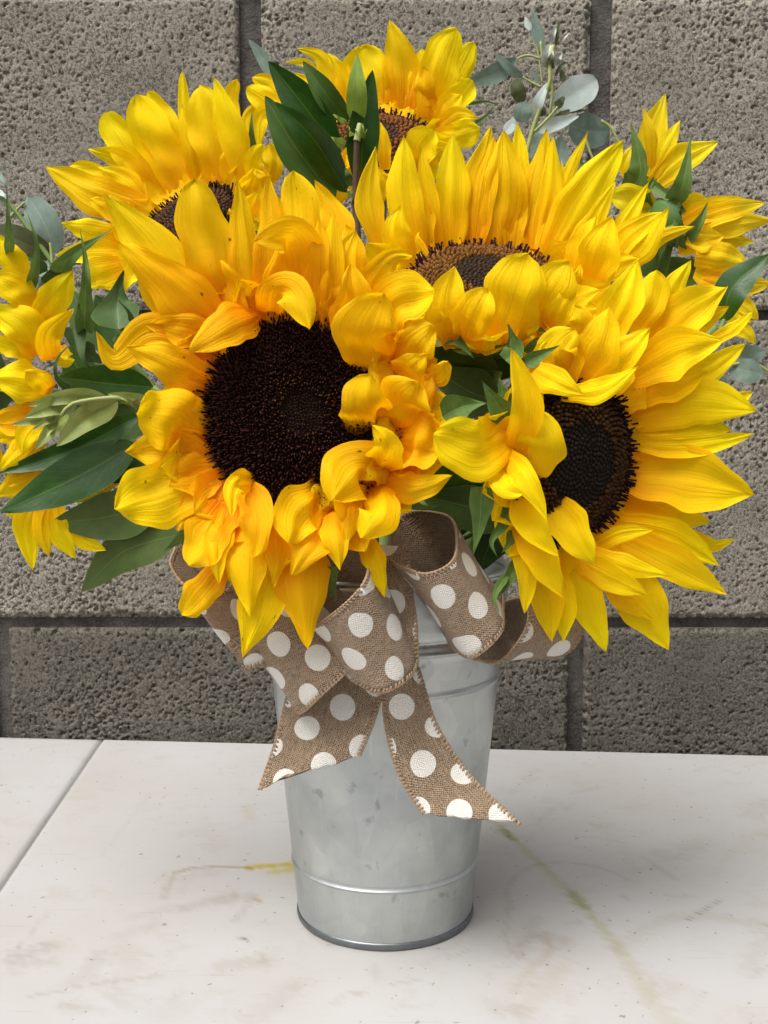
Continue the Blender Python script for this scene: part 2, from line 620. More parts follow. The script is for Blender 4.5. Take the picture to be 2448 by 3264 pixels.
stains = [  # polyline in frame T, half width m, multiply colour, strength
    ([(1065, 280), (1150, 360), (1250, 455), (1330, 550), (1390, 640), (1455, 725)], .0030, (.80, .79, .56), .75),
    ([(1085, 300), (1110, 322)], .0030, (.62, .68, .38), .8),
    ([(1235, 440), (1262, 466)], .0034, (.55, .60, .28), .6),
    ([(540, 383), (600, 378), (655, 378)], .0036, (.92, .76, .10), .95),
    ([(590, 392), (640, 388)], .0034, (.90, .84, .22), .8),
    ([(378, 393), (440, 382), (545, 384)], .0014, (.62, .50, .34), .7),
    ([(378, 393), (362, 425), (355, 450)], .0016, (.70, .62, .52), .5),
    ([(1100, 480), (1096, 430), (1130, 390), (1200, 372), (1290, 382), (1360, 410)], .0016, (.74, .68, .56), .5),
    ([(1100, 480), (1092, 530), (1100, 560)], .0014, (.74, .70, .60), .45),
    ([(1480, 498), (1520, 474), (1560, 450)], .0007, (.35, .33, .30), .6),
    ([(1330, 560), (1460, 490), (1659, 505)], .0050, (.84, .80, .70), .5),
    ([(1110, 650), (1150, 600), (1190, 560), (1180, 540)], .0022, (.80, .66, .50), .55),
    ([(1120, 700), (1160, 660), (1210, 600)], .0030, (.84, .70, .52), .5),
    ([(150, 645), (250, 628), (345, 616)], .0009, (.62, .58, .53), .5),
    ([(20, 560), (90, 548), (150, 540)], .0012, (.72, .68, .62), .4),
    ([(215, 360), (270, 290), (330, 215)], .0009, (.78, .76, .74), .4),
    ([(270, 560), (285, 590), (265, 620)], .0060, (.88, .78, .68), .5),
    ([(530, 250), (540, 275)], .0030, (.90, .74, .58), .45),
    ([(1560, 370), (1610, 330), (1659, 300)], .0020, (.80, .76, .58), .5),
    ([(1280, 290), (1340, 330), (1380, 420)], .0022, (.86, .82, .70), .4),
    ([(1500, 175), (1540, 165), (1590, 180)], .0012, (.66, .62, .56), .4),
    ([(525, 537), (530, 538)], .0011, (.18, .17, .16), .9),
    ([(555, 452), (560, 456)], .0012, (.78, .60, .25), .7),
    ([(360, 395), (340, 410)], .0012, (.75, .70, .60), .4),
]

_sr = np.random.RandomState(21)
for _ in range(70):                                # small scuffs, thicker on the worn right side and front
    x0_, y0_ = (_sr.uniform(900, 1640), _sr.uniform(180, 700)) if _sr.rand() < .62 else (_sr.uniform(20, 900), _sr.uniform(420, 710))
    a_, l_ = _sr.normal(-.35, .5), _sr.uniform(15, 110)
    stains.append(([(x0_, y0_), (x0_ + l_ * .5 * math.cos(a_), y0_ + l_ * .5 * math.sin(a_) + _sr.uniform(-4, 4)), (x0_ + l_ * math.cos(a_), y0_ + l_ * math.sin(a_))],
                   _sr.choice([.0008, .0011, .0018, .0045]), (.66, .61, .53), _sr.uniform(.18, .5)))

def stain_color(pts):
    col = np.ones((len(pts), 3))
    rg = np.random.RandomState(11)
    wob = _low[(np.abs(pts[:, 1] / .0011).astype(int)) % NZ, (np.abs(pts[:, 0] / .0011).astype(int)) % NZ]
    det = _pit2[(np.abs(pts[:, 1] / .0006).astype(int)) % NZ, (np.abs(pts[:, 0] / .0006).astype(int)) % NZ]
    for pl, hwid, c, st in stains:
        q = np.array([zt(*p) for p in pl])
        if len(q) > 2:
            q = catmull(q, 24)
        d = np.full(len(pts), 9.0)
        for a, b in zip(q[:-1], q[1:]):
            ab = b - a
            tt = np.clip(((pts - a) @ ab) / (ab @ ab), 0, 1)
            d = np.minimum(d, np.linalg.norm(pts - (a + tt[:, None] * ab), axis=1))
        d = d * (1 + .25 * wob) + hwid * .30 * det
        m = np.clip(1.35 - d / hwid, 0, 1) * st * np.clip(.85 + .25 * wob, .3, 1)
        col = col * (1 - m[:, None] + m[:, None] * np.array(c))
    return col

table = empty('white_table', (0, .45, -.03), 'white scuffed laminate table top with green and yellow stains under the bucket', 'table')

def panel(parent, quad, fine):
    """quad: back-left, back-right, front-right, front-left; a slab with a small rounded arris"""
    q = [np.array(p) for p in quad]
    nu = int(np.linalg.norm(q[1] - q[0]) / fine) + 2
    nv = int(np.linalg.norm(q[3] - q[0]) / fine) + 2
    U, V = np.meshgrid(np.linspace(0, 1, nu), np.linspace(0, 1, nv))
    P2 = (q[0][None, None] * ((1 - U) * (1 - V))[..., None] + q[1][None, None] * (U * (1 - V))[..., None]
          + q[2][None, None] * (U * V)[..., None] + q[3][None, None] * ((1 - U) * V)[..., None])
    pts = P2.reshape(-1, 2)
    z = np.zeros(len(pts))
    du = np.minimum(U, 1 - U).ravel() * np.linalg.norm(q[1] - q[0])
    dv = np.minimum(V, 1 - V).ravel() * np.linalg.norm(q[3] - q[0])
    e = np.minimum(du, dv)
    z = -.0007 * np.clip(1 - e / .002, 0, 1) ** 2
    vv = np.column_stack([pts, z])
    idx = np.arange(nu * nv).reshape(nv, nu)
    f = np.stack([idx[:-1, :-1], idx[1:, :-1], idx[1:, 1:], idx[:-1, 1:]], axis=-1).reshape(-1, 4).tolist()
    loop = np.concatenate([idx[0, :-1], idx[:-1, -1], idx[-1, :0:-1], idx[:0:-1, 0]])
    bk = vv[loop].copy()
    bk[:, 2] = -.028
    base = len(vv)
    n = len(loop)
    col = np.vstack([stain_color(pts), np.ones((n, 3)) * .8])
    vv = np.vstack([vv, bk])
    for i in range(n):
        j = (i + 1) % n
        f.append((int(loop[i]), int(loop[j]), base + j, base + i))
    f.append([base + i for i in range(n)])
    o = mesh_obj('panel', vv, f, TABLE, parent, col=col)
    return o

sdir = nrm(s1 - s0)
Lf = .62
g = .0006
# the joint between the two boards runs towards the viewer; everything is cut along it
sA = s0 - sdir * 0
sB = s0 + sdir * Lf
rA, rB = s0 + ex * .62, s0 + ex * .62 + sdir * Lf
lA, lB = s0 - ex * .30, s0 - ex * .30 + sdir * Lf
panel(table, (sA + ex * g, rA, rB, sB + ex * g), .0022)
panel(table, (lA, sA - ex * g, sB - ex * g, lB), .0040)

# ------------------------------------------------------------------ the galvanised bucket
BX, BY = .0005, .4802

def galv():
    t = NT('galvanised_steel')
    tc = t.n('TexCoord').outputs['Object']
    vor = t.n('TexVoronoi', i_Scale=75.0)
    t.l(t.scaled(tc, (1, 1, .6)), vor.inputs['Vector'])
    sp = t.n('SeparateColor', i_0=vor.outputs['Color']).outputs[0]
    cl = t.noise(tc, 26, 5, .6)
    st = t.noise(t.scaled(tc, (60, 60, 9)), 1.0, 4, .6)
    dk = t.noise(tc, 130, 3, .5)
    c = t.mix(t.ramp(cl, [(.32, 0.0), (.66, 1.0)]), (.36, .385, .385), (.58, .60, .58))
    c = t.mix(t.math('MULTIPLY', sp, .30), c, (.30, .325, .33))
    sc = t.noise(t.scaled(tc, (500, 500, 30)), 1.0, 3, .6)
    c = t.mix(t.math('MULTIPLY', t.ramp(sc, [(.60, 0.0), (.72, 1.0)]), .35), c, (.55, .57, .56))
    c = t.mix(t.math('MULTIPLY', t.ramp(dk, [(.645, 0.0), (.72, 1.0)]), .45), c, (.16, .17, .175))
    t.set('Base Color', c)
    t.set('Metallic', .86)
    r = t.math('ADD', .17, t.math('ADD', t.math('MULTIPLY', cl, .26), t.math('MULTIPLY', st, .12)))
    t.set('Roughness', r)
    t.l(t.bump(t.math('ADD', st, t.math('MULTIPLY', cl, 3.0)), .16, .0014), t.b.inputs['Normal'])
    return t.m

GALV = galv()
DKMET = plain('rolled_steel_contact_shade', (.12, .13, .135), (.22, .235, .24), 200, .35, .5)  # rolled rim steel, contact shadow at the bucket foot partly put into its colour
DKMET.node_tree.nodes['Principled BSDF'].inputs['Metallic'].default_value = .9
SOIL = plain('dark_inside', (.02, .018, .015), (.03, .028, .02), 100, .9)

def brad(z):
    return .0386 + (z - 0.0) * .1005

def lathe(name, parent, prof, mat, seg=96, closed=False, wob=0.0):
    v = []
    for r, z in prof:
        for j in range(seg):
            a = j / seg * 2 * math.pi
            rr = r * (1 + wob * math.sin(2 * a + z * 20) + wob * .5 * math.sin(5 * a + 1))
            v.append((BX + math.cos(a) * rr, BY + math.sin(a) * rr, z))
    f = grid_faces(len(prof), seg, True)
    if closed:
        n = len(prof) - 1
        f += [((n) * seg + j, (n) * seg + (j + 1) % seg, (j + 1) % seg, j) for j in range(seg)]
    return mesh_obj(name, v, f, mat, parent)

bucket = empty('galvanised_bucket', (BX, BY, 0), 'galvanised tin bucket vase with a brown bow standing on the white table', 'bucket')
RIM_Z = .156
prof = []
for z in np.concatenate([np.linspace(.0026, .0242, 8), np.linspace(.0248, .0290, 15), np.linspace(.030, .107, 24),
                         np.linspace(.1080, .1112, 8), np.linspace(.112, .1255, 6), np.linspace(.126, .1325, 12),
                         np.linspace(.134, RIM_Z, 8)]):
    r = brad(z)
    r += .0006 * math.exp(-((z - .0264) / .0005) ** 2) - .0003 * math.exp(-((z - .0280) / .0005) ** 2)
    r += .0009 * math.exp(-((z - .1096) / .0008) ** 2)
    r += .0012 * math.exp(-((z - .127) / .0009) ** 2) - .0011 * math.exp(-((z - .1312) / .0012) ** 2)
    prof.append((r, z))
inner = [(r - .0011, z) for r, z in prof[::-1]]
inner[-1] = (inner[-1][0], .006)
body = lathe('body', bucket, prof + inner + [(.001, .006)], GALV, 128, wob=.0025)
ring = [(brad(.002) + .0008 * math.cos(a), .0018 + .0017 * math.sin(a)) for a in np.linspace(0, 2 * math.pi, 13)[:-1]]
lathe('base_rim', bucket, ring, DKMET, 128, True)
ring = [(brad(RIM_Z) - .0005 + .0018 * math.cos(a), RIM_Z + .0015 * math.sin(a)) for a in np.linspace(0, 2 * math.pi, 13)[:-1]]
lathe('top_rim', bucket, ring, GALV, 128, True)
MOUTH = np.array((BX, BY, RIM_Z))

# ------------------------------------------------------------------ sunflowers
FL = {}

def floret(vs, fs, cs, p, ax, r, h, col, tipc, side=5, blunt=.35):
    b = len(vs)
    up = ax
    a = nrm(np.cross(up, np.array((.3, .5, .81))))
    c = np.cross(up, a)
    for lev, (rr, hh, cc) in enumerate(((r, 0, col), (r * .95, h * .55, col), (r * blunt, h, tipc))):
        for j in range(side):
            th = j / side * 2 * math.pi
            vs.append(p + (a * math.cos(th) + c * math.sin(th)) * rr + up * hh)
            cs.append(cc)
    for lev in range(2):
        for j in range(side):
            k2 = (j + 1) % side
            fs.append((b + lev * side + j, b + lev * side + k2, b + (lev + 1) * side + k2, b + (lev + 1) * side + j))
    fs.append(tuple(b + 2 * side + j for j in range(side)))

def sunflower(key, frame, cx, cy, Y, rad, n, label, mat, tone, dome=.22, stem=True, count=620, ring=20, ringlen=.7, ringel=.25, ringmat=None):
    s = fr(frame, cx, cy)
    c = at_y(s[0], s[1], Y)
    n = nrm(np.array(n, dtype=float))
    e1 = nrm(np.cross(n, np.array((0, 0.2, 1.0))))
    e2 = np.cross(e1, n)
    root = empty('sunflower', c, label, 'sunflower', 'sunflowers in the bucket')
    # disc body
    v, nr, ns = [], 9, 40
    for i in range(nr):
        q = i / (nr - 1)
        for j in range(ns):
            a = j / ns * 2 * math.pi
            rr = rad * (q * 1.0 + .002)
            v.append(c + (e1 * math.cos(a) + e2 * math.sin(a)) * rr + n * (rad * dome * (1 - q ** 2.2) - .001))
    dk = tone['dark']
    mesh_obj('disc', v, grid_faces(nr, ns, True), FLORET, root, col=np.tile(np.array(dk), (len(v), 1)))
    # seeds and disc florets in their spirals
    vs, fs, cs = [], [], []
    rg = np.random.RandomState(hash(key) % 1000 if False else sum(map(ord, key)))
    for i in range(count):
        q = math.sqrt((i + .5) / count)
        a = i * 2.399963
        rr = rad * q * .985
        p = c + (e1 * math.cos(a) + e2 * math.sin(a)) * rr + n * (rad * dome * (1 - q ** 2.2) - .0012)
        rd = e1 * math.cos(a) + e2 * math.sin(a)
        ax = nrm(n + rd * (.9 * q ** 3 * dome * 2 + .12 * rg.randn()) + .10 * rg.randn(3))
        jit = rg.uniform(.7, 1.3)
        if q < tone['core']:
            col, tipc, h = tone['corec'], tone['corec'] * rg.uniform(.8, 1.8), .0011
        elif q < tone['mid']:
            col, tipc, h = tone['midc'] * .6, tone['midc'] * rg.uniform(.6, 1.35), .0021
        else:
            col, tipc, h = tone['outc'] * .7, tone['outc'] * rg.uniform(.5, 1.5), .0024
        if tone.get('fleck') and abs(q - tone['fleck'][0]) < tone['fleck'][1] and rg.rand() < .38:
            tipc = np.array((.13, .042, .010)) * rg.uniform(.5, 1.5)
            h = .0023
        floret(vs, fs, cs, p, ax, rad / math.sqrt(count) * .92 * (.95 if q < tone['core'] else 1.0) * tone.get('thin', 1.0), h * jit * rad / .03 * tone.get('long', 1.0), np.array(col) * jit, np.array(tipc))
    o = mesh_obj('disc_florets', vs, fs, FLORET, root, col=np.clip(cs, 0, 1))
    o['kind'] = 'stuff'
    # dark curled anthers round the rim
    vs, fs, cs = [], [], []
    for i in range(int(tone['anthers'])):
        a = rg.uniform(0, 2 * math.pi)
        if key == 'A' and math.cos(a) < -.1:
            continue
        q = rg.uniform(.86, 1.02)
        rd = e1 * math.cos(a) + e2 * math.sin(a)
        p = c + rd * rad * q + n * (rad * dome * (1 - min(q, 1) ** 2.2) - .001)
        ax = nrm(n * rg.uniform(.6, 1.1) + rd * rg.uniform(.15, .9) + .18 * rg.randn(3))
        col = np.array(tone['anther']) * rg.uniform(.6, 1.6)
        floret(vs, fs, cs, p, ax, rg.uniform(.00032, .0005), rg.uniform(.0028, .0052) * rad / .03, col, col * .8, side=4, blunt=1.15)
    o = mesh_obj('anthers', vs, fs, FLORET, root, col=np.clip(cs, 0, 1))
    o['kind'] = 'stuff'
    # receptacle behind the head
    v = []
    for rr, hh in ((1.02, -.0005), (1.0, -.004), (.8, -.010), (.5, -.015), (.22, -.019), (.15, -.024), (.02, -.025)):
        for j in range(24):
            a = j / 24 * 2 * math.pi
            v.append(c + (e1 * math.cos(a) + e2 * math.sin(a)) * rr * rad + n * hh * (rad / .03))
    mesh_obj('receptacle', v, grid_faces(7, 24, True), RECEPT, root)
    if stem:
        b = c - n * .022 * rad / .03
        tgt = MOUTH + np.array(((c[0] - BX) * .28, (c[1] - BY) * .30, 0))
        d1 = b - n * .025
        bot = np.array((BX - (c[0] - BX) * .12, BY - (c[1] - BY) * .12, .012))
        tube('stem', root, [b, d1 * .55 + tgt * .2 + b * .25, tgt, bot], [.0045, .0042, .004, .004], STEM, 8, 26)
    # short inner ring of petals that closes the gaps behind the traced ones
    for i in range(ring):
        a = (i + rg.uniform(-.25, .25)) / ring * 2 * math.pi
        rd = e1 * math.cos(a) + e2 * math.sin(a)
        b = c + rd * rad * .97 - n * .0022
        ln = rad * ringlen * rg.uniform(.85, 1.15)
        el = ringel + rg.uniform(-.12, .12)
        m_ = b + (rd * math.cos(el * .5) + n * math.sin(el * .5)) * ln * .5
        t_ = m_ + (rd * math.cos(el * 1.3) + n * math.sin(el * 1.3)) * ln * .5
        sheet('petal', root, [b, m_, t_], rad * .60 * rg.uniform(.85, 1.15), ringmat or mat, roll=rg.uniform(-.25, .25), seed=int(rg.randint(1e6)), nv=12)
    FL[key] = dict(root=root, c=c, n=n, rad=rad, mat=mat, key=key, rg=rg)
    return FL[key]

def plane_y(F, s):
    d = ray(*s)
    den = np.dot(F['n'], d)
    Y = F['c'][1]
    if abs(den) > .05:
        tt = np.dot(F['n'], F['c'] - CAM) / den
        Y = (CAM + d * tt)[1]
    lim = F['rad'] * 1.05
    return min(max(Y, F['c'][1] - lim), F['c'][1] + lim)

def petals(key, frame, lines, name='petal', mat=None, kind=None, dflt=(0, 3, 3), **kw):
    F = FL[key]
    rg = F['rg']
    for ln in lines.strip().split('\n'):
        if not ln.strip():
            continue
        pts, wd, dz, fl = parse(ln)
        s = fr(frame, *pts[0])
        Y0 = plane_y(F, s)
        if dz is None:
            dz = list(dflt[1:])
        if len(dz) == len(pts) - 1:
            dz = [0] + dz
        while len(dz) < len(pts):
            dz.append(dz[-1])
        P = place(frame, pts, Y0 + rg.uniform(-.0008, .0008), dz)
        roll, cup, kd, pl, tw = rg.uniform(-.22, .22), rg.uniform(-.12, .16), kind or 'petal', rg.uniform(.012, .034), rg.uniform(-.3, .3)
        big = 1.0
        if key == 'A':
            tw, big, cup = tw * 1.4, 1.35, rg.uniform(-.14, .10)
        m = mat or F['mat']
        for q in fl:
            if q == 'b':
                kd = 'blunt'
            elif q == 'l':
                m = PET_L
            elif q == 'a':
                m = PET_A
            elif q[0] == 'r':
                roll = R(float(q[1:]))
            elif q[0] == 'c':
                cup = float(q[1:])
            elif q[0] == 't':
                tw = R(float(q[1:]))
        W = wd * FR[frame][2] * P[:, 1].mean() / FPX / max(math.cos(roll), .45) * 1.06
        args = dict(cup=cup, pleat=pl, ruffle=.075 * big, crumple=(.055 if kd == 'blunt' else .032) * big)
        args.update(kw)
        sheet(name, F['root'], P, W, m, kd, roll=roll, twist=tw, seed=int(rg.randint(1e6)), **args)

def bracts(key, frame, lines, mat=None, dflt=(0, 3, 3), name='sepal'):
    petals(key, frame, lines, name, mat or SEPAL, 'bract', dflt, pleat=.0, ruffle=.05, fold=.35, crumple=.0)

_a = np.array
TONE_A = dict(dark=(.026, .009, .006), core=.22, mid=.34, corec=_a((.020, .012, .008)), midc=_a((.045, .018, .008)),
              outc=_a((.050, .015, .010)), fleck=(.31, .10), thin=.62, long=1.5, anthers=120, anther=(.016, .006, .006))
TONE_B = dict(dark=(.02, .010, .006), core=.42, mid=.93, corec=_a((.030, .018, .011)), midc=_a((.17, .072, .015)),
              outc=_a((.075, .018, .014)), anthers=170, anther=(.022, .006, .009))
TONE_C = dict(dark=(.012, .007, .004), core=.55, mid=.90, corec=_a((.016, .011, .008)), midc=_a((.060, .027, .009)),
              outc=_a((.03, .009, .009)), anthers=280, anther=(.016, .005, .008))
TONE_D = dict(dark=(.014, .008, .006), core=.45, mid=.86, corec=_a((.03, .018, .014)), midc=_a((.075, .034, .018)),
              outc=_a((.035, .012, .010)), anthers=220, anther=(.02, .008, .008))
TONE_E = dict(dark=(.02, .010, .006), core=.40, mid=.88, corec=_a((.05, .024, .014)), midc=_a((.17, .06, .015)),
              outc=_a((.06, .014, .012)), anthers=170, anther=(.022, .006, .009))

sunflower('E', 'E', 942, 870, .555, .0262, (.0, -.68, .73), 'topmost sunflower with rumpled petals behind the upright leafy sprig', PET_Y, TONE_E, count=420, ring=16, ringlen=.6, ringel=.6)
sunflower('D', 'D', 1060, 1010, .520, .0225, (-.30, -.62, .72), 'sunflower facing up against the wall above the dark-centred one', PET_Y, TONE_D, count=420, ring=20, ringlen=.75, ringel=.7)
sunflower('G', 'G', 500, 1010, .505, .0105, (.86, .40, .25), 'sunflower turned to the wall, showing its green back and sepals', PET_L, dict(TONE_D, anthers=6), count=60, ring=0)
sunflower('F', 'L', -190, 800, .462, .026, (-.82, -.52, .05), 'sunflower turned sideways beside the long glossy leaves', PET_Y, TONE_D, count=260, ring=12, ringlen=.7, ringel=.3)
sunflower('B', 'B', 745, 924, .448, .0315, (.03, -.60, .80), 'upward facing sunflower with tall fan of petals and golden brown disc', PET_Y, TONE_B, count=900, ring=22, ringlen=.65, ringel=.55)
sunflower('C', 'C', 766, 1120, .415, .0300, (.56, -.82, -.10), 'sunflower with long pointed petals hanging over the loops of the bow', PET_Y, TONE_C, count=900, ring=20, ringlen=.6, ringel=.2)
sunflower('A', 'A', 921, 1130, .402, .0362, (.04, -.99, .10), 'largest sunflower with nearly black disc and curled amber petals', PET_A, TONE_A, dome=.20, count=2800, ring=34, ringlen=.55, ringel=.55)

petals('A', 'A', '''
520,900 250,420 50,165;250;6,5
600,800 330,560 105,370;215;11,12
600,760 500,400 440,95;225;7,7;b
700,740 660,380 632,95;140;4,3
760,720 780,350 770,85;150;6,5
860,720 905,330 880,60;180;6,5;b
800,740 850,430 820,300;150;7,6
930,720 930,480 870,345 705,372;170;8,14,20;b
1000,760 1030,480 1055,235;140;9,9
960,740 990,460 990,265;120;10,10
1050,800 1095,500 1150,320;150;8,8
1130,800 1280,480 1405,435;150;8,9
1180,820 1330,640 1505,590;220;10,12;b
1130,830 1150,640 1130,465;200;13,14
1250,970 1200,780 1280,600;255;15,17;b
1330,950 1400,830 1500,745;180;10,12;b
1340,1000 1400,930 1465,865;170;13,15
1430,1000 1520,960 1560,900;95;10,13;b
1240,1225 1185,1080 1215,955;215;18,20;b
1330,1235 1365,1090 1430,990;260;13,15;b
1330,1260 1430,1260 1525,1290;240;10,9;b
1250,1385 1290,1270 1225,1180;170;21,22
490,1250 350,1160 185,1130;270;9,15;b
500,1340 330,1290 135,1300;190;4,5
530,1010 350,920 140,835;180;9,12
520,880 260,780 90,890 8,770;160;5,6,8
720,690 590,745 415,860;190;15,19
770,700 790,590 870,590 950,755;140;13,18,22;b
560,820 400,760 230,740;150;5,5
640,760 560,560 500,420;180;4,4
1060,820 1080,620 1040,480;150;7,7
1230,900 1330,760 1400,640;160;6,6
1350,1100 1440,1050 1490,960;130;6,6
1360,1000 1290,1010 1230,1040;210;8,11;b
1360,1180 1300,1190 1250,1180;220;8,11;b
1320,1330 1250,1330 1190,1310;220;7,10;b
1330,900 1270,890 1220,900;190;8,11;b
1100,520 1060,280 972,103;140;-3,-5
1120,560 1130,420 1110,300;140;2,1
900,720 960,480 950,300;130;3,2
''', dflt=(0, 5, 6))
petals('A', 'A2', '''
1200,310 1120,280 1050,270;190;7,10;b
1050,350 1000,300 930,290;180;5,8;b
''', dflt=(0, 5, 6))
petals('A', 'A2', '''
1275,165 1160,125 1050,265;240;13,21;b
1260,190 1400,220 1578,160;135;8,10
1250,200 1260,320 1175,435;165;17,20;b
1130,240 1130,340 1110,465;110;12,14
1170,400 1235,540 1282,698;100;6,6
1030,240 910,310 855,460;210;13,19;b
1010,330 960,460 865,605;165;14,18
1040,300 1060,420 1085,580;130;12,14
900,300 920,640 940,925;230;7,9
800,300 740,700 655,962;215;8,10
700,270 670,560 690,788;175;12,13
800,330 815,500 790,650;120;9,11
640,180 715,330 700,525;150;16,20;b
720,195 620,200 605,345;110;18,24
590,290 500,430 420,560;190;10,13;b
590,290 545,470 550,640;120;12,14
560,560 470,680 385,775;140;3,4;b
560,160 320,230 90,305;270;6,8;b
560,200 440,330 365,405;170;5,5
960,300 880,520 840,700;150;5,5
600,300 620,480 600,640;150;4,4
''', dflt=(0, 5, 6))
petals('B', 'B', '''
210,780 125,480 162,193;135;2,1
370,780 310,450 310,138;195;3,1
480,740 440,480 402,198;110;4,3
560,730 570,400 570,126;190;2,0
640,720 690,400 772,83;155;2,0
690,720 740,400 790,133;135;3,2
800,730 838,400 838,108;245;4,3
900,720 922,350 912,66;130;0,-3
960,730 1025,420 1066,98;160;2,1
1010,740 1085,420 1100,138;120;3,2
1080,740 1170,380 1287,110;80;1,0
1085,780 1280,440 1472,160;240;4,3
1130,600 1150,400 1145,265;50;-3,-4
1150,830 1310,600 1430,380;120;6,7
1290,930 1350,750 1410,560;210;9,9
1350,830 1480,600 1607,383;105;4,4
1350,850 1500,660 1690,535;140;5,5
1400,860 1580,730 1712,514;120;6,7
1420,840 1680,670 1850,614;90;2,1
1300,900 1420,830 1560,780;130;4,4
600,1250 545,1030 580,826;235;8,6
640,1270 680,1080 755,945;190;11,11;b
800,1240 890,980 965,758;300;10,9;b
980,1190 1075,980 1185,798;215;12,13;b
1040,1200 1140,1050 1225,895;145;11,12
1130,1130 1220,1000 1352,953;145;7,9
740,1110 740,1195 745,1278;240;13,14;b
1190,950 1230,880 1247,812;65;8,8
330,820 270,660 292,501;155;4,4
860,1180 950,1130 1030,1150;170;9,10;b
580,1220 520,1120 480,1000;140;7,7
430,760 400,560 370,380;130;1,0
1200,880 1260,720 1330,560;150;3,3
600,720 620,520 640,380;120;1,0
880,730 900,520 930,380;130;1,0
1040,750 1120,560 1180,450;130;0,0
''', dflt=(0, 3, 2))
petals('C', 'C', '''
1030,900 1330,830 1609,880;240;5,6
1050,950 1280,930 1492,970;155;3,3
1040,1030 1300,1045 1599,986;110;5,4
1030,1180 1320,1205 1594,1268;285;7,7
1010,1280 1200,1350 1400,1395;140;0,-2
960,1400 1200,1450 1434,1592;160;3,3
1280,1430 1400,1500 1507,1470;65;1,0
930,1440 1200,1570 1467,1722;180;4,3
850,1510 980,1450 1135,1426;85;8,9
820,1520 1000,1590 1209,1642;95;8,8
760,1550 930,1640 1102,1730;140;6,6
880,1600 1000,1730 1129,1844;130;3,3
900,1560 1080,1770 1199,1980;225;1,1
720,1540 830,1770 912,1992;165;4,3
660,1540 720,1760 715,1952;120;6,5
600,1540 640,1760 665,1947;150;4,4
520,1330 550,1580 538,1817;120;4,4
520,1370 620,1560 714,1740;160;10,11
500,1250 580,1420 692,1552;150;13,15
660,1290 760,1440 857,1587;185;11,12
450,1080 545,1200 640,1378;120;15,17
440,1130 440,1220 530,1268;110;13,16;b
560,1185 615,1050 605,876;200;14,14;b
490,1090 545,900 520,720 475,592;145;13,15,14
470,985 310,1050 118,985;270;13,13;b
560,680 680,745 812,808;130;9,12
690,800 880,785 1063,677;110;10,12
780,740 885,560 928,400;215;9,8
780,560 800,470 770,393;120;5,4
900,720 1000,610 1117,499;150;9,8
740,700 690,600 770,505;170;6,5;b
900,560 990,380 1057,190;180;4,2
1020,520 1120,380 1145,233;140;3,2;b
1120,500 1220,330 1302,188;120;4,3
1060,640 1260,440 1470,310;225;5,4
1060,680 1290,510 1480,398;160;4,3
1380,560 1490,510 1594,420;65;2,2
1020,730 1230,610 1452,555;215;8,8
1150,770 1380,690 1559,571;130;3,2
1450,850 1530,820 1590,796;60;1,0
820,720 900,680 1000,640;150;7,7
640,690 620,600 640,560;100;4,4
1040,820 1200,760 1380,700;170;3,3
1000,1330 1150,1390 1300,1480;140;1,1
560,1440 600,1560 620,1680;140;3,3
''', dflt=(0, 4, 4))
petals('D', 'D', '''
760,980 400,860 90,686;250;2,0
600,860 420,740 253,683;130;-2,-3;b
780,940 620,770 442,690;140;2,1
800,900 620,660 378,570;160;4,4
830,860 620,540 480,330;215;2,1;b
980,820 810,500 690,212;260;4,3;b
1000,800 900,480 770,188;200;0,-2;b
1040,780 1010,320 1000,53;80;-2,-3;b
1110,790 1060,520 995,280;150;5,5
1250,790 1180,450 1115,145;250;3,2;b
1400,780 1310,430 1203,88;185;5,5
1390,600 1310,320 1355,108;115;1,0;b
1480,790 1470,650 1530,538;120;3,4;b
1560,800 1600,680 1580,528;120;2,3;b
600,1130 400,1110 186,1062;140;1,0
600,1250 380,1250 165,1275;170;0,0
600,1350 450,1400 330,1470;220;1,1
650,1100 560,980 520,860;150;1,1
700,1050 520,960 380,900;160;3,3
1180,790 1190,640 1150,520;120;2,2
1300,790 1330,620 1340,480;150;2,2
1550,830 1500,760 1480,700;140;2,2
900,840 760,640 620,520;200;0,0
640,1150 560,1250 520,1420;220;1,1
720,1250 620,1380 600,1520;240;1,1
1500,900 1560,980 1600,1100;200;2,2
1420,900 1480,1000 1500,1120;180;2,2
''', dflt=(0, 2, 2))
petals('E', 'E', '''
600,600 480,365 328,347;65;0,-2
680,640 570,330 408,257;115;2,2
720,640 690,430 612,286;125;3,3
620,720 500,540 395,420;170;1,1
930,640 880,420 860,233;290;2,1;b
1010,640 1000,430 968,268;85;4,4
1110,660 1100,350 1018,64;205;3,4
1150,660 1220,420 1237,258;115;2,2;b
1290,720 1340,400 1455,122;230;4,4;b
1400,560 1500,380 1578,213;140;0,0;b
1300,700 1250,520 1240,378;125;7,8;b
1330,720 1480,570 1575,472;160;4,5;b
1330,800 1480,700 1608,722;115;5,7
1330,860 1500,830 1618,790;170;4,5;b
1170,1020 1220,910 1310,800;210;6,8;b
990,1060 980,900 955,738;100;3,3
1150,1000 1270,980 1372,920;160;4,5
500,700 260,520 110,448;120;0,-1;b
480,760 220,610 70,512;150;2,2;b
330,720 110,700 80,865;120;3,3
380,800 190,700 150,935;120;4,4
760,640 740,480 720,340;150;1,1
1060,650 1080,480 1090,380;130;1,1
1220,680 1290,480 1380,330;170;2,2
1350,760 1420,640 1500,560;150;3,3
850,650 800,500 760,380;150;0,0
700,1060 800,980 900,1000;150;2,3
640,1290 690,1160 620,1080;140;2,2
820,1300 830,1200 815,1130;120;2,2
900,1300 960,1160 950,1040;150;2,2
''', dflt=(0, 2, 2))
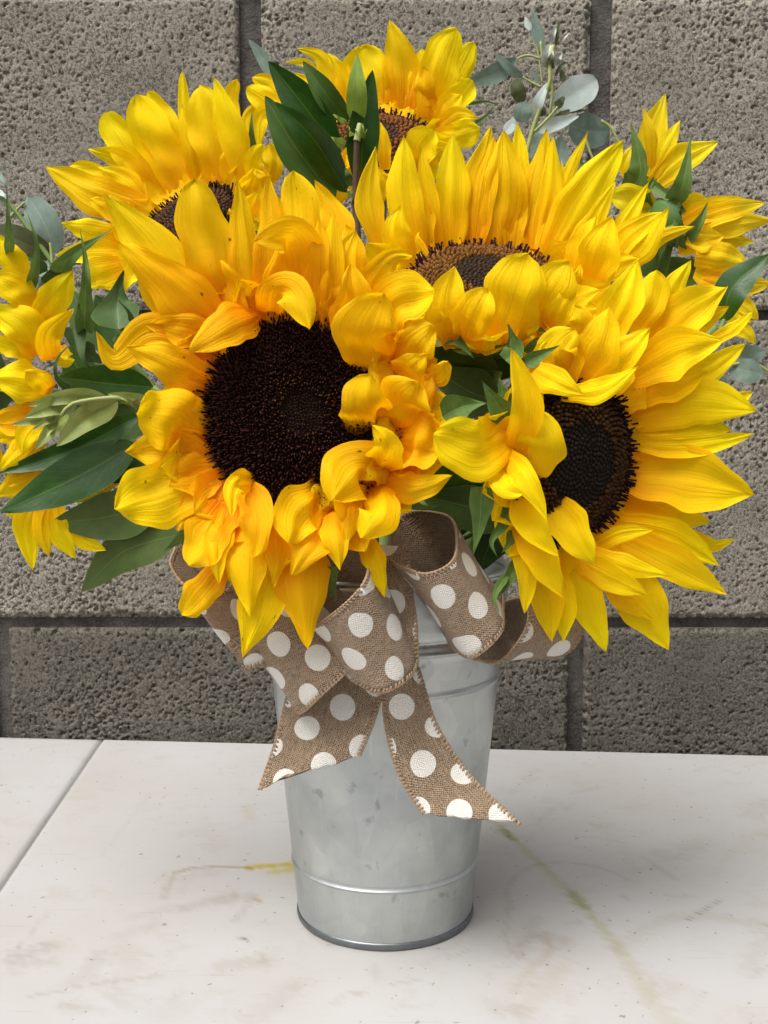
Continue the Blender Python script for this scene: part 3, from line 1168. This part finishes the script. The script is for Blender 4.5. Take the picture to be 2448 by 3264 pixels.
petals('F', 'L', '''
210,330 100,225 -50,150;170;4,4;b
230,400 330,265 428,112;195;8,8
300,640 285,490 433,342;150;12,14
240,600 120,430 -60,330;230;6,6
200,620 80,560 -80,520;130;4,4
310,800 120,760 -80,740;230;8,8
310,810 220,760 150,705;115;12,16;b
260,960 120,990 -60,1010;190;4,4;a
260,1000 160,1080 130,1195;140;8,9
250,1100 100,1200 0,1295;150;6,6
260,1300 110,1370 -20,1440;170;3,3
300,1380 165,1600 190,1876;160;2,1
330,1420 250,1600 287,1797;130;3,3
330,1480 340,1640 447,1812;130;4,4
400,1560 500,1700 625,1760;110;2,2
720,1310 560,1400 430,1480;110;0,0
170,200 80,60 -30,-110;150;2,2
280,1200 150,1300 40,1380;150;4,4
200,1440 120,1500 40,1560;130;1,1
350,560 380,640 440,640;110;3,3
150,1120 80,1080 -40,1100;140;2,2
''', dflt=(0, 4, 4))
petals('G', 'G', '''
330,720 400,380 491,106;190;2,2
390,620 380,400 332,196;85;6,7
390,700 490,480 594,292;130;4,4
400,760 600,580 862,445;200;5,5
300,720 230,610 290,450;140;1,1
560,960 680,890 797,853;150;2,1
620,1010 820,920 1044,848;150;3,2
620,1040 900,940 1192,876;160;5,4
600,1100 900,1030 1262,1000;180;8,7
580,1200 850,1150 1114,1150;170;5,5
700,1250 880,1270 1070,1310;230;3,2
760,1400 1000,1450 1235,1450;190;2,1
900,1500 1040,1600 1143,1705;140;1,0
930,1780 1040,1780 1128,1874;100;1,0
400,950 250,850 105,830;200;3,3;b
700,1350 820,1380 960,1350;190;2,2
640,1120 760,1130 900,1110;170;4,4
900,1600 1020,1690 1100,1720;120;0,0
''', dflt=(0, 2, 2))

# green bracts that show
bracts('G', 'G', '''
250,780 315,640 243,305;210;6,6
540,860 612,740 672,385;150;8,8
380,735 520,840 622,960 590,1180;75;10,12,12
370,980 355,810 465,620;95;8,9
620,1130 730,1010 792,858;130;8,8
400,1410 500,1200 590,1070;190;10,9
480,1350 700,1330 865,1240 775,1190;190;7,9,11
540,1440 700,1390 850,1290;150;6,7
430,900 500,960 560,1060;160;10,11
470,930 560,900 640,820;150;9,9
560,1190 600,1090 680,1030;150;11,10
420,1050 470,1150 440,1300;160;10,10
460,1000 540,1040 620,1130;190;12,12
''')
bracts('B', 'B', '''
480,1180 590,1215 682,1315;120;6,8
850,1290 885,1225 865,1128;130;10,12
870,1180 980,1145 1092,1195;95;6,9
980,1300 1100,1200 1210,1125;130;8,8
880,1160 960,1100 1022,1083;55;8,10
560,1180 700,1270 840,1290;130;0,1
''', SEPAL)
bracts('C', 'C', '''
160,910 260,860 370,845;170;-4,-2
450,910 400,830 340,742;125;2,4
450,650 500,590 458,478;100;0,2
540,660 620,620 705,575;75;0,2
340,1230 330,1400 298,1555;120;-4,-6
490,1280 440,1400 385,1480 415,1562;80;2,4,4
510,1570 450,1680 375,1770;70;2,3
450,1640 400,1740 428,1822;45;3,4
490,1440 460,1500 428,1540;60;3,4
480,860 440,800 420,720;90;0,1
900,1650 860,1720 880,1780;60;-2,-2
''', SEPAL)
bracts('A', 'A', '''
110,760 105,640 130,500;210;-6,-4
165,720 150,680 97,622;24;4,6
100,830 140,790 110,735;75;-4,-2
''', SEPAL_D)
bracts('A', 'A2', '''
500,330 390,430 305,495;130;-4,-3
470,345 450,400 425,458;30;2,3
1050,560 1050,640 1072,728;60;-3,-3
1290,290 1310,345 1358,360;60;-2,0
1330,240 1440,300 1530,290;70;-6,-6
''', SEPAL)
bracts('F', 'F', '''
100,870 90,560 68,105;110;14,16
330,1220 395,800 275,383;120;18,20
890,1680 905,1200 900,900 845,592;210;18,18,18
620,1080 760,880 1190,596;230;12,6
830,1520 836,1330 842,1205;42;20,21
''', SEPAL)
bracts('F', 'L', '''
430,460 470,620 545,710;130;6,4
420,830 330,740 345,620 455,520;45;18,18,16
300,200 330,120 380,60;110;2,0
250,130 210,60 120,10;90;2,2
480,560 540,620 640,660;120;0,-2
''', SEPAL_D)
bracts('D', 'D', '''
1465,600 1455,450 1460,295;55;6,6
1400,470 1390,420 1400,360;40;0,0
''', SEPAL)
bracts('E', 'U', '''
-20,1100 170,1075 352,1140;36;0,0
40,1330 190,1200 282,1078;48;0,0
60,1290 110,1330 160,1370;34;2,2
''', SEPAL)

# ------------------------------------------------------------------ leafy sprigs
def sprig(name, label, cat, group, base_s, Y, leaves, stems, matmap, dflt_kind='leaf', shoot=None):
    """leaves: frame, line, material key, kind; stems: frame, points, radius mm, material"""
    b = at_y(base_s[0], base_s[1], Y)
    root = empty(name, b, label, cat, group)
    rg = np.random.RandomState(len(label) * 7 + len(leaves))
    for q in stems:
        f_, pts, rad, m = q[:4]
        dz = q[4] if len(q) > 4 else [0] * len(pts)
        P = place(f_, pts, Y, dz)
        tube('stem', root, P, [rad / 1000.0, rad * .75 / 1000.0], m, 7, 18)
    if shoot is not None:
        tgt = MOUTH + np.array(((b[0] - BX) * .30, (b[1] - BY) * .30, 0))
        bot = np.array((BX - (b[0] - BX) * .1, BY - (b[1] - BY) * .1, .014))
        tube('stem', root, [b, b * .5 + tgt * .5 + np.array((0, .004, 0)), tgt, bot], [.0016, .0018, .002], shoot, 7, 20)
    for q in leaves:
        f_, line, m = q[:3]
        kd = q[3] if len(q) > 3 else dflt_kind
        pts, wd, dz, fl = parse(line)
        dz = ([0] + dz) if dz and len(dz) == len(pts) - 1 else (dz or [0] * len(pts))
        P = place(f_, pts, Y, dz)
        roll, cup, fold, nm = rg.uniform(-.2, .2), rg.uniform(-.06, .06), .14, 'leaf'
        for e in fl:
            if e[0] == 'r':
                roll = R(float(e[1:]))
            elif e[0] == 'c':
                cup = float(e[1:])
            elif e[0] == 'f':
                fold = float(e[1:])
            elif e == 'bud':
                nm = 'bud'
        W = wd * FR[f_][2] * P[:, 1].mean() / FPX / max(math.cos(roll), .5)
        sheet(nm, root, P, W, m, kd, roll=roll, cup=cup, pleat=0.0, ruffle=.025, fold=fold, seed=int(rg.randint(1e6)), nu=11, nv=26)
    return root

sprig('leaf_sprig', 'long dark glossy pointed leaves with pale green buds beside the largest sunflower', 'leaf sprig', 'greenery in the bouquet',
      fr('L', 1000, 1150), .432, [
          ('L', '830,960 450,1160 3,1307;165;2,4', LEAF_DARK),
          ('L', '800,1130 450,1330 4,1534;290;8,12;r-12', LEAF_DARK),
          ('L', '960,1460 640,1560 303,1598;310;-2,0', LEAF_OLIVE),
          ('L', '1060,1660 720,1770 482,1998;270;-6,-8', LEAF_OLIVE),
          ('L', '860,1250 640,1290 430,1340;170;-3,-4', LEAF_DARK),
          ('L', '690,885 500,985 332,1148;165;14,18;f.5', LEAF_BUD),
          ('L', '620,860 400,850 165,912;100;14,16;f.6 bud', LEAF_BUD),
          ('L', '440,890 290,920 148,978;125;16,18;f.6 bud', LEAF_BUD),
          ('L', '330,970 190,995 66,1022;70;16,16;f.7 bud', LEAF_BUD),
          ('L', '390,950 290,1060 205,1170;110;16,18;f.5 bud', LEAF_BUD),
          ('L', '350,965 270,1000 185,1056;66;18,20;f.6 bud', LEAF_BUD),
          ('L', '310,1020 285,1065 258,1112;60;20,22;f.6 bud', LEAF_BUD),
          ('L', '860,895 760,870 632,838;95;12,14;f.5 bud', LEAF_BUD),
          ('L', '840,910 770,880 690,850;70;16,18;f.5 bud', LEAF_BUD)],
      [('L', [(1000, 1150), (900, 980), (840, 900), (680, 862), (430, 895), (360, 970)], .95, STEM_Y, [0, 6, 12, 15, 16, 17])],
      None, shoot=STEM)

sprig('leaf_sprig', 'upright sprig of dark oval leaves on a brown stem before the topmost sunflower', 'leaf sprig', 'greenery in the bouquet',
      fr('E', 795, 1270), .487, [
          ('E', '690,950 440,620 220,343;255;2,2', LEAF_DARK),
          ('E', '745,745 600,560 446,341;160;6,6', LEAF_MID),
          ('E', '830,1180 845,800 908,401;215;4,6;f.1', LEAF_DARK),
          ('E', '660,1250 390,900 197,573;265;8,10;r-14', LEAF_MID),
          ('E', '735,1210 520,860 263,612;210;12,13;r10', LEAF_DARK),
          ('E', '805,775 803,560 806,296;142;12,14', LEAF_LIGHT),
          ('E', '735,755 690,722 646,692;38;8,8', LEAF_LIGHT),
          ('E', '728,895 670,872 618,843;72;9,9', LEAF_LIGHT),
          ('E', '772,1165 748,1110 728,1043;64;8,8', LEAF_MID),
          ('E', '780,850 760,810 750,770;36;14,15;bud', LEAF_LIGHT),
          ('E', '800,850 800,815 792,785;34;15,16;bud', LEAF_LIGHT),
          ('E', '820,860 845,810 840,750;38;14,15;bud', LEAF_LIGHT),
          ('E', '835,850 858,815 872,790;28;14,15;bud', LEAF_LIGHT),
          ('E', '770,1244 750,1210 745,1180;40;8,8;bud', LEAF_LIGHT),
          ('E', '820,1244 835,1215 840,1190;34;8,8;bud', LEAF_MID)],
      [('E', [(795, 1270), (798, 1050), (802, 850)], 1.6, STEM_B, [10, 12, 14]),
       ('E', [(802, 870), (815, 800), (822, 760)], 1.5, STEM_Y, [14, 14, 13])],
      None, shoot=STEM_B)

sprig('eucalyptus_sprig', 'grey eucalyptus sprig with pale oval and dried silvery leaves against the wall', 'eucalyptus', 'greenery in the bouquet',
      fr('U', 600, 1600), .575, [
          ('U', '890,1090 1110,990 1340,845;320;4,4', EUC_P, 'oval'),
          ('U', '1040,1320 1250,1390 1468,1400;350;-6,-8', EUC, 'oval'),
          ('U', '650,1265 715,1080 822,862;125;6,6', EUC_P),
          ('U', '680,1375 880,1315 1145,1228;150;6,8', EUC_P),
          ('U', '545,1300 550,1180 570,1075;190;2,2', EUC, 'oval'),
          ('U', '540,1085 505,960 470,835;150;4,4', EUC_O, 'oval'),
          ('U', '765,525 700,330 663,108;130;0,0', EUC),
          ('U', '640,320 600,250 575,178;70;0,0', EUC_P),
          ('U', '490,620 260,780 -90,900;200;-2,-2', EUC),
          ('U', '560,825 410,720 250,550;100;2,2', EUC),
          ('U', '1000,880 970,800 960,725;66;0,0', EUC_O),
          ('U', '890,810 960,700 1035,658;44;2,2', EUC_O),
          ('U', '905,1140 945,1085 995,1022;90;10,10', EUC_O, 'oval'),
          ('U', '835,705 815,600 840,470;140;4,4;f.6', EUC_D),
          ('U', '850,720 850,640 860,560;90;8,8;f.6', EUC_O),
          ('U', '925,690 915,620 965,565;100;2,2;f.5', EUC_D),
          ('U', '868,440 880,360 908,295;50;2,2;f.6', EUC_D),
          ('U', '900,490 922,350 938,215;44;2,2;f.7', EUC_O),
          ('U', '945,455 990,390 1045,345;44;2,2;f.6', EUC_D),
          ('U', '590,1850 680,1560 770,1370;240;-4,-6', EUC),
          ('U', '900,1800 940,1620 960,1420;200;-5,-6', EUC),
          ('U', '350,1420 430,1320 465,1225;120;-2,-2', EUC_P),
          ('U', '1230,1830 1150,1720 1108,1635;80;-4,-4', LEAF_MID),
          ('U', '730,1230 760,1180 780,1130;80;2,2', EUC_O, 'oval'),
          ('U', '870,1240 1040,1180 1235,1165;50;2,2', EUC_O),
          ('U', '720,880 670,790 640,730;50;0,0', EUC)],
      [('U', [(560, 1750), (650, 1400), (720, 1190), (840, 850), (835, 720), (870, 480)], 1.3, STEM_Y, [0, 2, 4, 6, 6, 4]),
       ('U', [(830, 1250), (865, 900), (760, 600), (740, 440)], .8, STEM_Y, [0, 0, 0, 0]),
       ('U', [(680, 1390), (830, 1240), (920, 1130)], .8, STEM_Y, [4, 8, 10]),
       ('U', [(740, 620), (600, 585), (470, 630)], .7, STEM_Y, [0, 0, -2]),
       ('U', [(740, 920), (640, 870), (550, 815)], .7, STEM_Y, [2, 2, 2]),
       ('U', [(1380, 1275), (1480, 1350), (1570, 1520)], .8, STEM_Y, [-4, -4, -4]),
       ('U', [(1215, 1470), (1260, 1600), (1310, 1720)], .8, STEM_Y, [0, 0, 0]),
       ('U', [(760, 880), (700, 520), (610, 450)], .5, STEM_Y, [0, 0, 0])],
      None, shoot=STEM_Y)

sprig('eucalyptus_sprig', 'eucalyptus twig with one blue-grey and one olive oval leaf beside curled green sepals', 'eucalyptus', 'greenery in the bouquet',
      fr('F', 700, 1150), .478, [
          ('F', '575,860 480,560 300,255;330;2,0', EUC, 'oval'),
          ('F', '545,880 270,760 -60,600;310;6,6', EUC_O, 'oval'),
          ('F', '390,940 470,1050 570,1120;180;6,6', EUC),
          ('F', '470,1240 420,1200 350,1160;170;4,4', EUC),
          ('F', '140,880 220,970 330,1050;150;4,4', LEAF_MID),
          ('F', '-60,180 30,230 80,290;60;4,4', EUC_P),
          ('F', '-20,0 40,90 80,180;50;4,4', EUC)],
      [('F', [(700, 1150), (540, 930), (320, 620), (140, 380), (-60, 200)], 1.2, STEM, [4, 4, 3, 2, 2]),
       ('F', [(110, 470), (180, 390), (260, 315)], .7, STEM_Y, [2, 2, 2]),
       ('F', [(555, 960), (545, 860), (530, 745)], .7, STEM_Y, [8, 8, 8])],
      None, shoot=STEM)

sprig('eucalyptus_sprig', 'shaded grey-green eucalyptus leaves peeping out below the turned-away sunflower', 'eucalyptus', 'greenery in the bouquet',
      fr('G', 700, 2080), .50, [
          ('G', '940,2020 1050,1960 1190,1925;140;0,0', EUC, 'oval'),
          ('G', '940,2030 1070,2065 1175,2085;170;4,4', EUC, 'oval'),
          ('G', '760,2120 850,2135 925,2160;110;4,4', EUC, 'oval')],
      [('G', [(700, 2080), (940, 2020), (1110, 2010), (1240, 2080)], .9, STEM_Y, [0, 2, 0, 0])],
      None, shoot=STEM)

sprig('leaf_sprig', 'single dark green leaf lying over the petals of the turned-away sunflower', 'leaf', 'greenery in the bouquet',
      fr('G', 850, 1750), .462, [
          ('G', '900,1720 960,1480 1230,1240;240;2,2;r14', LEAF_DARK)],
      [('G', [(850, 1800), (880, 1760), (905, 1700)], 1.2, STEM, [0, 0, 0])], None, shoot=STEM)

sprig('eucalyptus_sprig', 'thin blurred blue-grey leaf tip beside the upright dark leaf sprig', 'eucalyptus', 'greenery in the bouquet',
      fr('E', 420, 760), .60, [
          ('E', '250,470 180,320 88,200;85;0,0', EUC),
          ('E', '460,410 400,395 340,388;24;0,0', EUC)],
      [('E', [(420, 760), (330, 600), (250, 470)], .9, STEM_Y, [0, 0, 0])], None, shoot=STEM)

# leaves in the dark hollow between the two front sunflowers
for lab, frm, Y, lines in (
        ('dark broad sunflower leaf in the hollow between the two front sunflowers', 'C', .452,
         ['420,700 220,680 -10,560;260;0,0', '430,840 300,800 120,690;230;2,2']),
        ('dark folded leaf above the open bow loop between two front sunflowers', 'C', .446,
         ['470,1260 300,1190 80,1050;300;2,2', '470,1400 300,1330 60,1270;220;2,2']),
        ('deep green leaves hidden behind the curled petals of the largest sunflower', 'L', .458,
         ['900,800 640,780 330,740;240;0,0', '900,980 700,1000 480,1060;260;-2,-2', '820,560 640,420 560,260;240;0,0', '700,560 520,420 420,230;230;-2,-4', '700,900 500,760 400,560;260;-3,-5', '520,1000 300,900 120,860;200;-4,-6']),
        ('dark leaves under the upward facing sunflower', 'B', .470,
         ['960,1320 760,1300 480,1210;260;0,0', '1240,1330 1160,1180 1130,1080;240;2,2']),
        ('dark leaf in shade below the sunflower with long pointed petals', 'C', .455,
         ['520,1300 400,1450 330,1620;220;0,0'])):
    ls = [(frm, q, SEPAL_D if i % 2 else LEAF_DARK) for i, q in enumerate(lines)]
    p0 = parse(lines[0])[0][0]
    sprig('sunflower_leaf', lab, 'leaf', 'greenery in the bouquet', fr(frm, *p0), Y, ls, [], None, shoot=STEM)

# ------------------------------------------------------------------ the burlap bow
def ribbon_mat(printed):
    t = NT('burlap_ribbon' if printed else 'burlap_ribbon_reverse')
    uv = t.n('UVMap').outputs[0]           # metres: x along, y across
    sep = t.n('SeparateXYZ', i_0=uv)
    u, v = sep.outputs[0], sep.outputs[1]
    TH = 2 * math.pi / .00105
    jit = t.noise(t.scaled(uv, (260, 1500, 1)), 1.0, 2)
    jit2 = t.noise(t.scaled(uv, (1500, 260, 1)), 1.0, 2)
    wu = t.math('SINE', t.math('ADD', t.math('MULTIPLY', u, TH), t.math('MULTIPLY', jit2, 5.0)))
    wv = t.math('SINE', t.math('ADD', t.math('MULTIPLY', v, TH), t.math('MULTIPLY', jit, 5.0)))
    weave = t.math('MULTIPLY', wu, wv)
    h = t.math('ADD', t.math('MULTIPLY', weave, .5), t.math('ADD', jit, jit2))
    c = t.mix(t.ramp(h, [(.55, 0.0), (1.45, 1.0)]), (.085, .053, .031), (.42, .302, .195))
    c = t.mix(t.math('MULTIPLY', t.ramp(jit, [(.5, 0.0), (.72, 1.0)]), .5), c, (.48, .36, .245))
    c = t.mix(t.math('MULTIPLY', t.ramp(jit2, [(.5, 0.0), (.72, 1.0)]), .5), c, (.19, .13, .085))
    # printed white dots on one face only, staggered rows
    PU, PV, RD = .0225, .0225, .0050
    def dots(ou, ov):
        a = t.math('SUBTRACT', t.math('PINGPONG', t.math('ADD', u, ou), PU / 2), 0.0)
        b = t.math('PINGPONG', t.math('ADD', v, ov), PV / 2)
        return t.math('SQRT', t.math('ADD', t.math('MULTIPLY', a, a), t.math('MULTIPLY', b, b)))
    dd = t.math('MINIMUM', dots(0, 0), dots(PU / 2, PV / 2))
    dd = t.math('ADD', dd, t.math('MULTIPLY', t.math('SUBTRACT', jit, .5), .0004))
    m = t.math('MULTIPLY', t.math('SUBTRACT', RD, dd), 7000.0, clamp=True)
    m = t.math('MULTIPLY', m, 1.0 if printed else .0)
    dc = t.mix(t.math('MULTIPLY', t.math('SUBTRACT', 1.0, weave), .18, clamp=True), (.74, .71, .65), (.60, .56, .50))
    c = t.mix(m, c, dc)
    t.set('Base Color', c)
    t.set('Roughness', .85)
    t.set('Specular IOR Level', .2)
    t.set('Sheen Weight', .15)
    t.l(t.bump(t.mix(t.math('MULTIPLY', m, .6), h, (1, 1, 1)), .8, .0008), t.b.inputs['Normal'])
    return t.m

RIBBON = ribbon_mat(True)
RIBBON_BACK = ribbon_mat(False)
STITCH = plain('stitched_edge', (.22, .145, .085), (.37, .26, .165), 900, .75)

bow = empty('ribbon_bow', at_y(*fr('P', 850, 650), .424), 'brown burlap ribbon bow with white dots tied round the bucket', 'ribbon bow')

def ellipsoid(vs, fs, p, ax, bx, cx, seg=6, rings=4):
    b = len(vs)
    for i in range(rings + 1):
        th = math.pi * i / rings
        for j in range(seg):
            ph = 2 * math.pi * j / seg
            vs.append(p + ax * math.cos(th) + (bx * math.cos(ph) + cx * math.sin(ph)) * math.sin(th))
    for i in range(rings):
        for j in range(seg):
            k2 = (j + 1) % seg
            fs.append((b + i * seg + j, b + i * seg + k2, b + (i + 1) * seg + k2, b + (i + 1) * seg + j))

def strip(name, parent, rows, closed=False, nt_=60, nu=13, u0=0.0, v0=0.0, bulge=0.0, edges=(1, 1), flip=False, jag=None):
    """rows: (lx, ly, lY, rx, ry, rY) in frame P: the two edges of the ribbon along its length"""
    Lp = np.array([at_y(*fr('P', a, b), c) for a, b, c, *_ in rows])
    Rp = np.array([at_y(*fr('P', *q[3:5]), q[5]) for q in rows])
    if closed:
        Lp, Rp = np.vstack([Lp, Lp[:1]]), np.vstack([Rp, Rp[:1]])
    Lc, Rc = catmull(Lp, nt_), catmull(Rp, nt_)
    mid = (Lc + Rc) / 2
    s = np.concatenate([[0], np.cumsum(np.linalg.norm(np.diff(mid, axis=0), axis=1))])
    v, uv = [], []
    for i in range(nt_):
        wdt = np.linalg.norm(Rc[i] - Lc[i])
        a, b = Lc[i], Rc[i]
        tan = mid[min(i + 1, nt_ - 1)] - mid[max(i - 1, 0)]
        nn = nrm(np.cross(b - a, tan))
        for j in range(nu):
            q = j / (nu - 1)
            p = a * (1 - q) + b * q + nn * bulge * 4 * q * (1 - q)
            p = p + nn * .0005 * math.sin(s[i] * 210 + q * 5)
            v.append(p)
            dd_, tn = p - mid[i], nrm(tan)
            pr = nrm((b - a) - tn * np.dot(b - a, tn))
            uv.append((u0 + s[i] + np.dot(dd_, tn), v0 + .0168 + np.dot(dd_, pr)))
    v = np.array(v)
    if jag is not None:
        # ragged cut end
        last = v.reshape(nt_, nu, 3)
        tan = nrm(mid[-1] - mid[-3])
        for j in range(nu):
            last[-1, j] += tan * jag[j % len(jag)]
        v = last.reshape(-1, 3)
    f = grid_faces(nt_, nu)
    if flip:
        f = [tuple(reversed(q)) for q in f]
    o = mesh_obj(name, v, f, RIBBON_BACK, parent, uv=uv)
    md = o.modifiers.new('thickness', 'SOLIDIFY')
    md.thickness = .0005
    md.offset = 0
    o.data.materials.append(RIBBON)
    md.material_offset = 1
    G = v.reshape(nt_, nu, 3)
    for side, on in ((0, edges[0]), (nu - 1, edges[1])):
        if not on:
            continue
        ln = catmull(G[:, side], 160)
        inn = catmull(G[:, 2 if side == 0 else nu - 3], 160)
        acc = np.concatenate([[0], np.cumsum(np.linalg.norm(np.diff(ln, axis=0), axis=1))])
        vs, fs = [], []
        n = max(int(acc[-1] / .00165), 4)
        for k_ in range(n):
            d = (k_ + .5) / n * acc[-1]
            i = min(np.searchsorted(acc, d), 158)
            p, tg = ln[i], nrm(ln[i + 1] - ln[max(i - 1, 0)])
            iw = nrm(inn[i] - p)
            iw = nrm(iw - tg * np.dot(iw, tg))
            nn = np.cross(tg, iw)
            jr = random.uniform(.85, 1.15)
            # slanting overlock loop
            ax = nrm(iw * .9 + tg * .55)
            ellipsoid(vs, fs, p + iw * .0006, ax * .00115 * jr, nrm(np.cross(ax, nn)) * .00062, nn * .0008)
            ellipsoid(vs, fs, p - iw * .0001, tg * .0011, iw * .00055, nn * .0007)
        e = mesh_obj('stitched_edge', vs, fs, STITCH, o)
        e['kind'] = 'stuff'
    return o

# loop beside the handle of tails, opening up and to the right-hand sunflower
strip('loop', bow, [
    (878, 195, .418, 1085, 485, .424), (905, 235, .404, 1120, 545, .412), (1005, 272, .392, 1190, 590, .400),
    (1105, 232, .394, 1285, 510, .402), (1137, 150, .408, 1312, 420, .414), (1090, 50, .428, 1290, 350, .432),
    (960, 40, .440, 1180, 340, .442), (885, 110, .434, 1100, 420, .438)], closed=True, nt_=80, u0=.004, v0=.003, bulge=0, flip=True)
# small loop that runs behind to the right
strip('loop', bow, [
    (1195, 590, .420, 1440, 600, .436), (1290, 600, .414, 1540, 570, .430), (1375, 520, .412, 1605, 500, .428),
    (1402, 430, .416, 1625, 400, .432), (1370, 360, .430, 1590, 320, .446), (1280, 400, .440, 1480, 380, .452),
    (1205, 500, .434, 1420, 520, .450)], closed=True, nt_=70, u0=.0142, v0=.009, flip=True)
# left-hand loop, its mouth open to the left
strip('loop', bow, [
    (70, 175, .420, 300, 420, .432), (55, 240, .408, 300, 520, .420), (95, 312, .400, 330, 628, .412),
    (180, 345, .404, 420, 600, .414), (270, 330, .412, 520, 540, .416), (300, 240, .420, 540, 440, .420),
    (230, 140, .432, 460, 360, .434), (120, 120, .432, 350, 350, .438)], closed=True, nt_=80, u0=.006, v0=.0125, flip=True)
# larger left loop in front of it
strip('loop', bow, [
    (215, 400, .424, 505, 760, .424), (262, 440, .414, 545, 795, .412), (400, 400, .408, 630, 722, .402),
    (560, 360, .408, 725, 632, .404), (640, 330, .418, 760, 560, .418)], nt_=60, u0=.0205, v0=.0105, bulge=-.001, flip=True)
# middle loop
strip('loop', bow, [
    (560, 430, .414, 690, 600, .418), (600, 462, .400, 722, 655, .406), (695, 400, .388, 832, 722, .396),
    (775, 312, .386, 930, 680, .396), (802, 235, .396, 985, 600, .406), (770, 150, .416, 960, 480, .420),
    (650, 180, .428, 850, 460, .430), (570, 320, .426, 720, 520, .428)], closed=True, nt_=80, u0=.0088, v0=.0145, flip=True)
# the flat back of the middle loop, its stitched edge upright
strip('loop', bow, [
    (820, 160, .412, 950, 170, .412), (845, 320, .408, 962, 330, .409), (860, 470, .406, 980, 470, .407), (870, 640, .404, 986, 610, .405)],
    nt_=40, u0=.0125, v0=.019, edges=(0, 1))
# tails
strip('tail', bow, [
    (520, 620, .4245, 855, 600, .4235), (487, 750, .4225, 850, 715, .4215), (450, 900, .419, 818, 835, .418), (385, 1085, .414, 768, 955, .416)],
    nt_=50, u0=.0065, v0=.0015, jag=(0, .0004, -.0012, -.0025, -.0018, -.0022, -.0008, .0003, -.0006, .0008, .0002, 0, .0004))
strip('tail', bow, [
    (850, 600, .4245, 960, 560, .4235), (853, 720, .4215, 992, 640, .4205), (868, 870, .418, 1062, 850, .417),
    (915, 1030, .414, 1200, 1050, .413), (1005, 1180, .410, 1370, 1212, .408)],
    nt_=56, u0=.003, v0=.0075, jag=(0, -.0006, .0004, .0002, -.0004, .0006, 0, .0003, -.0003, .0004))
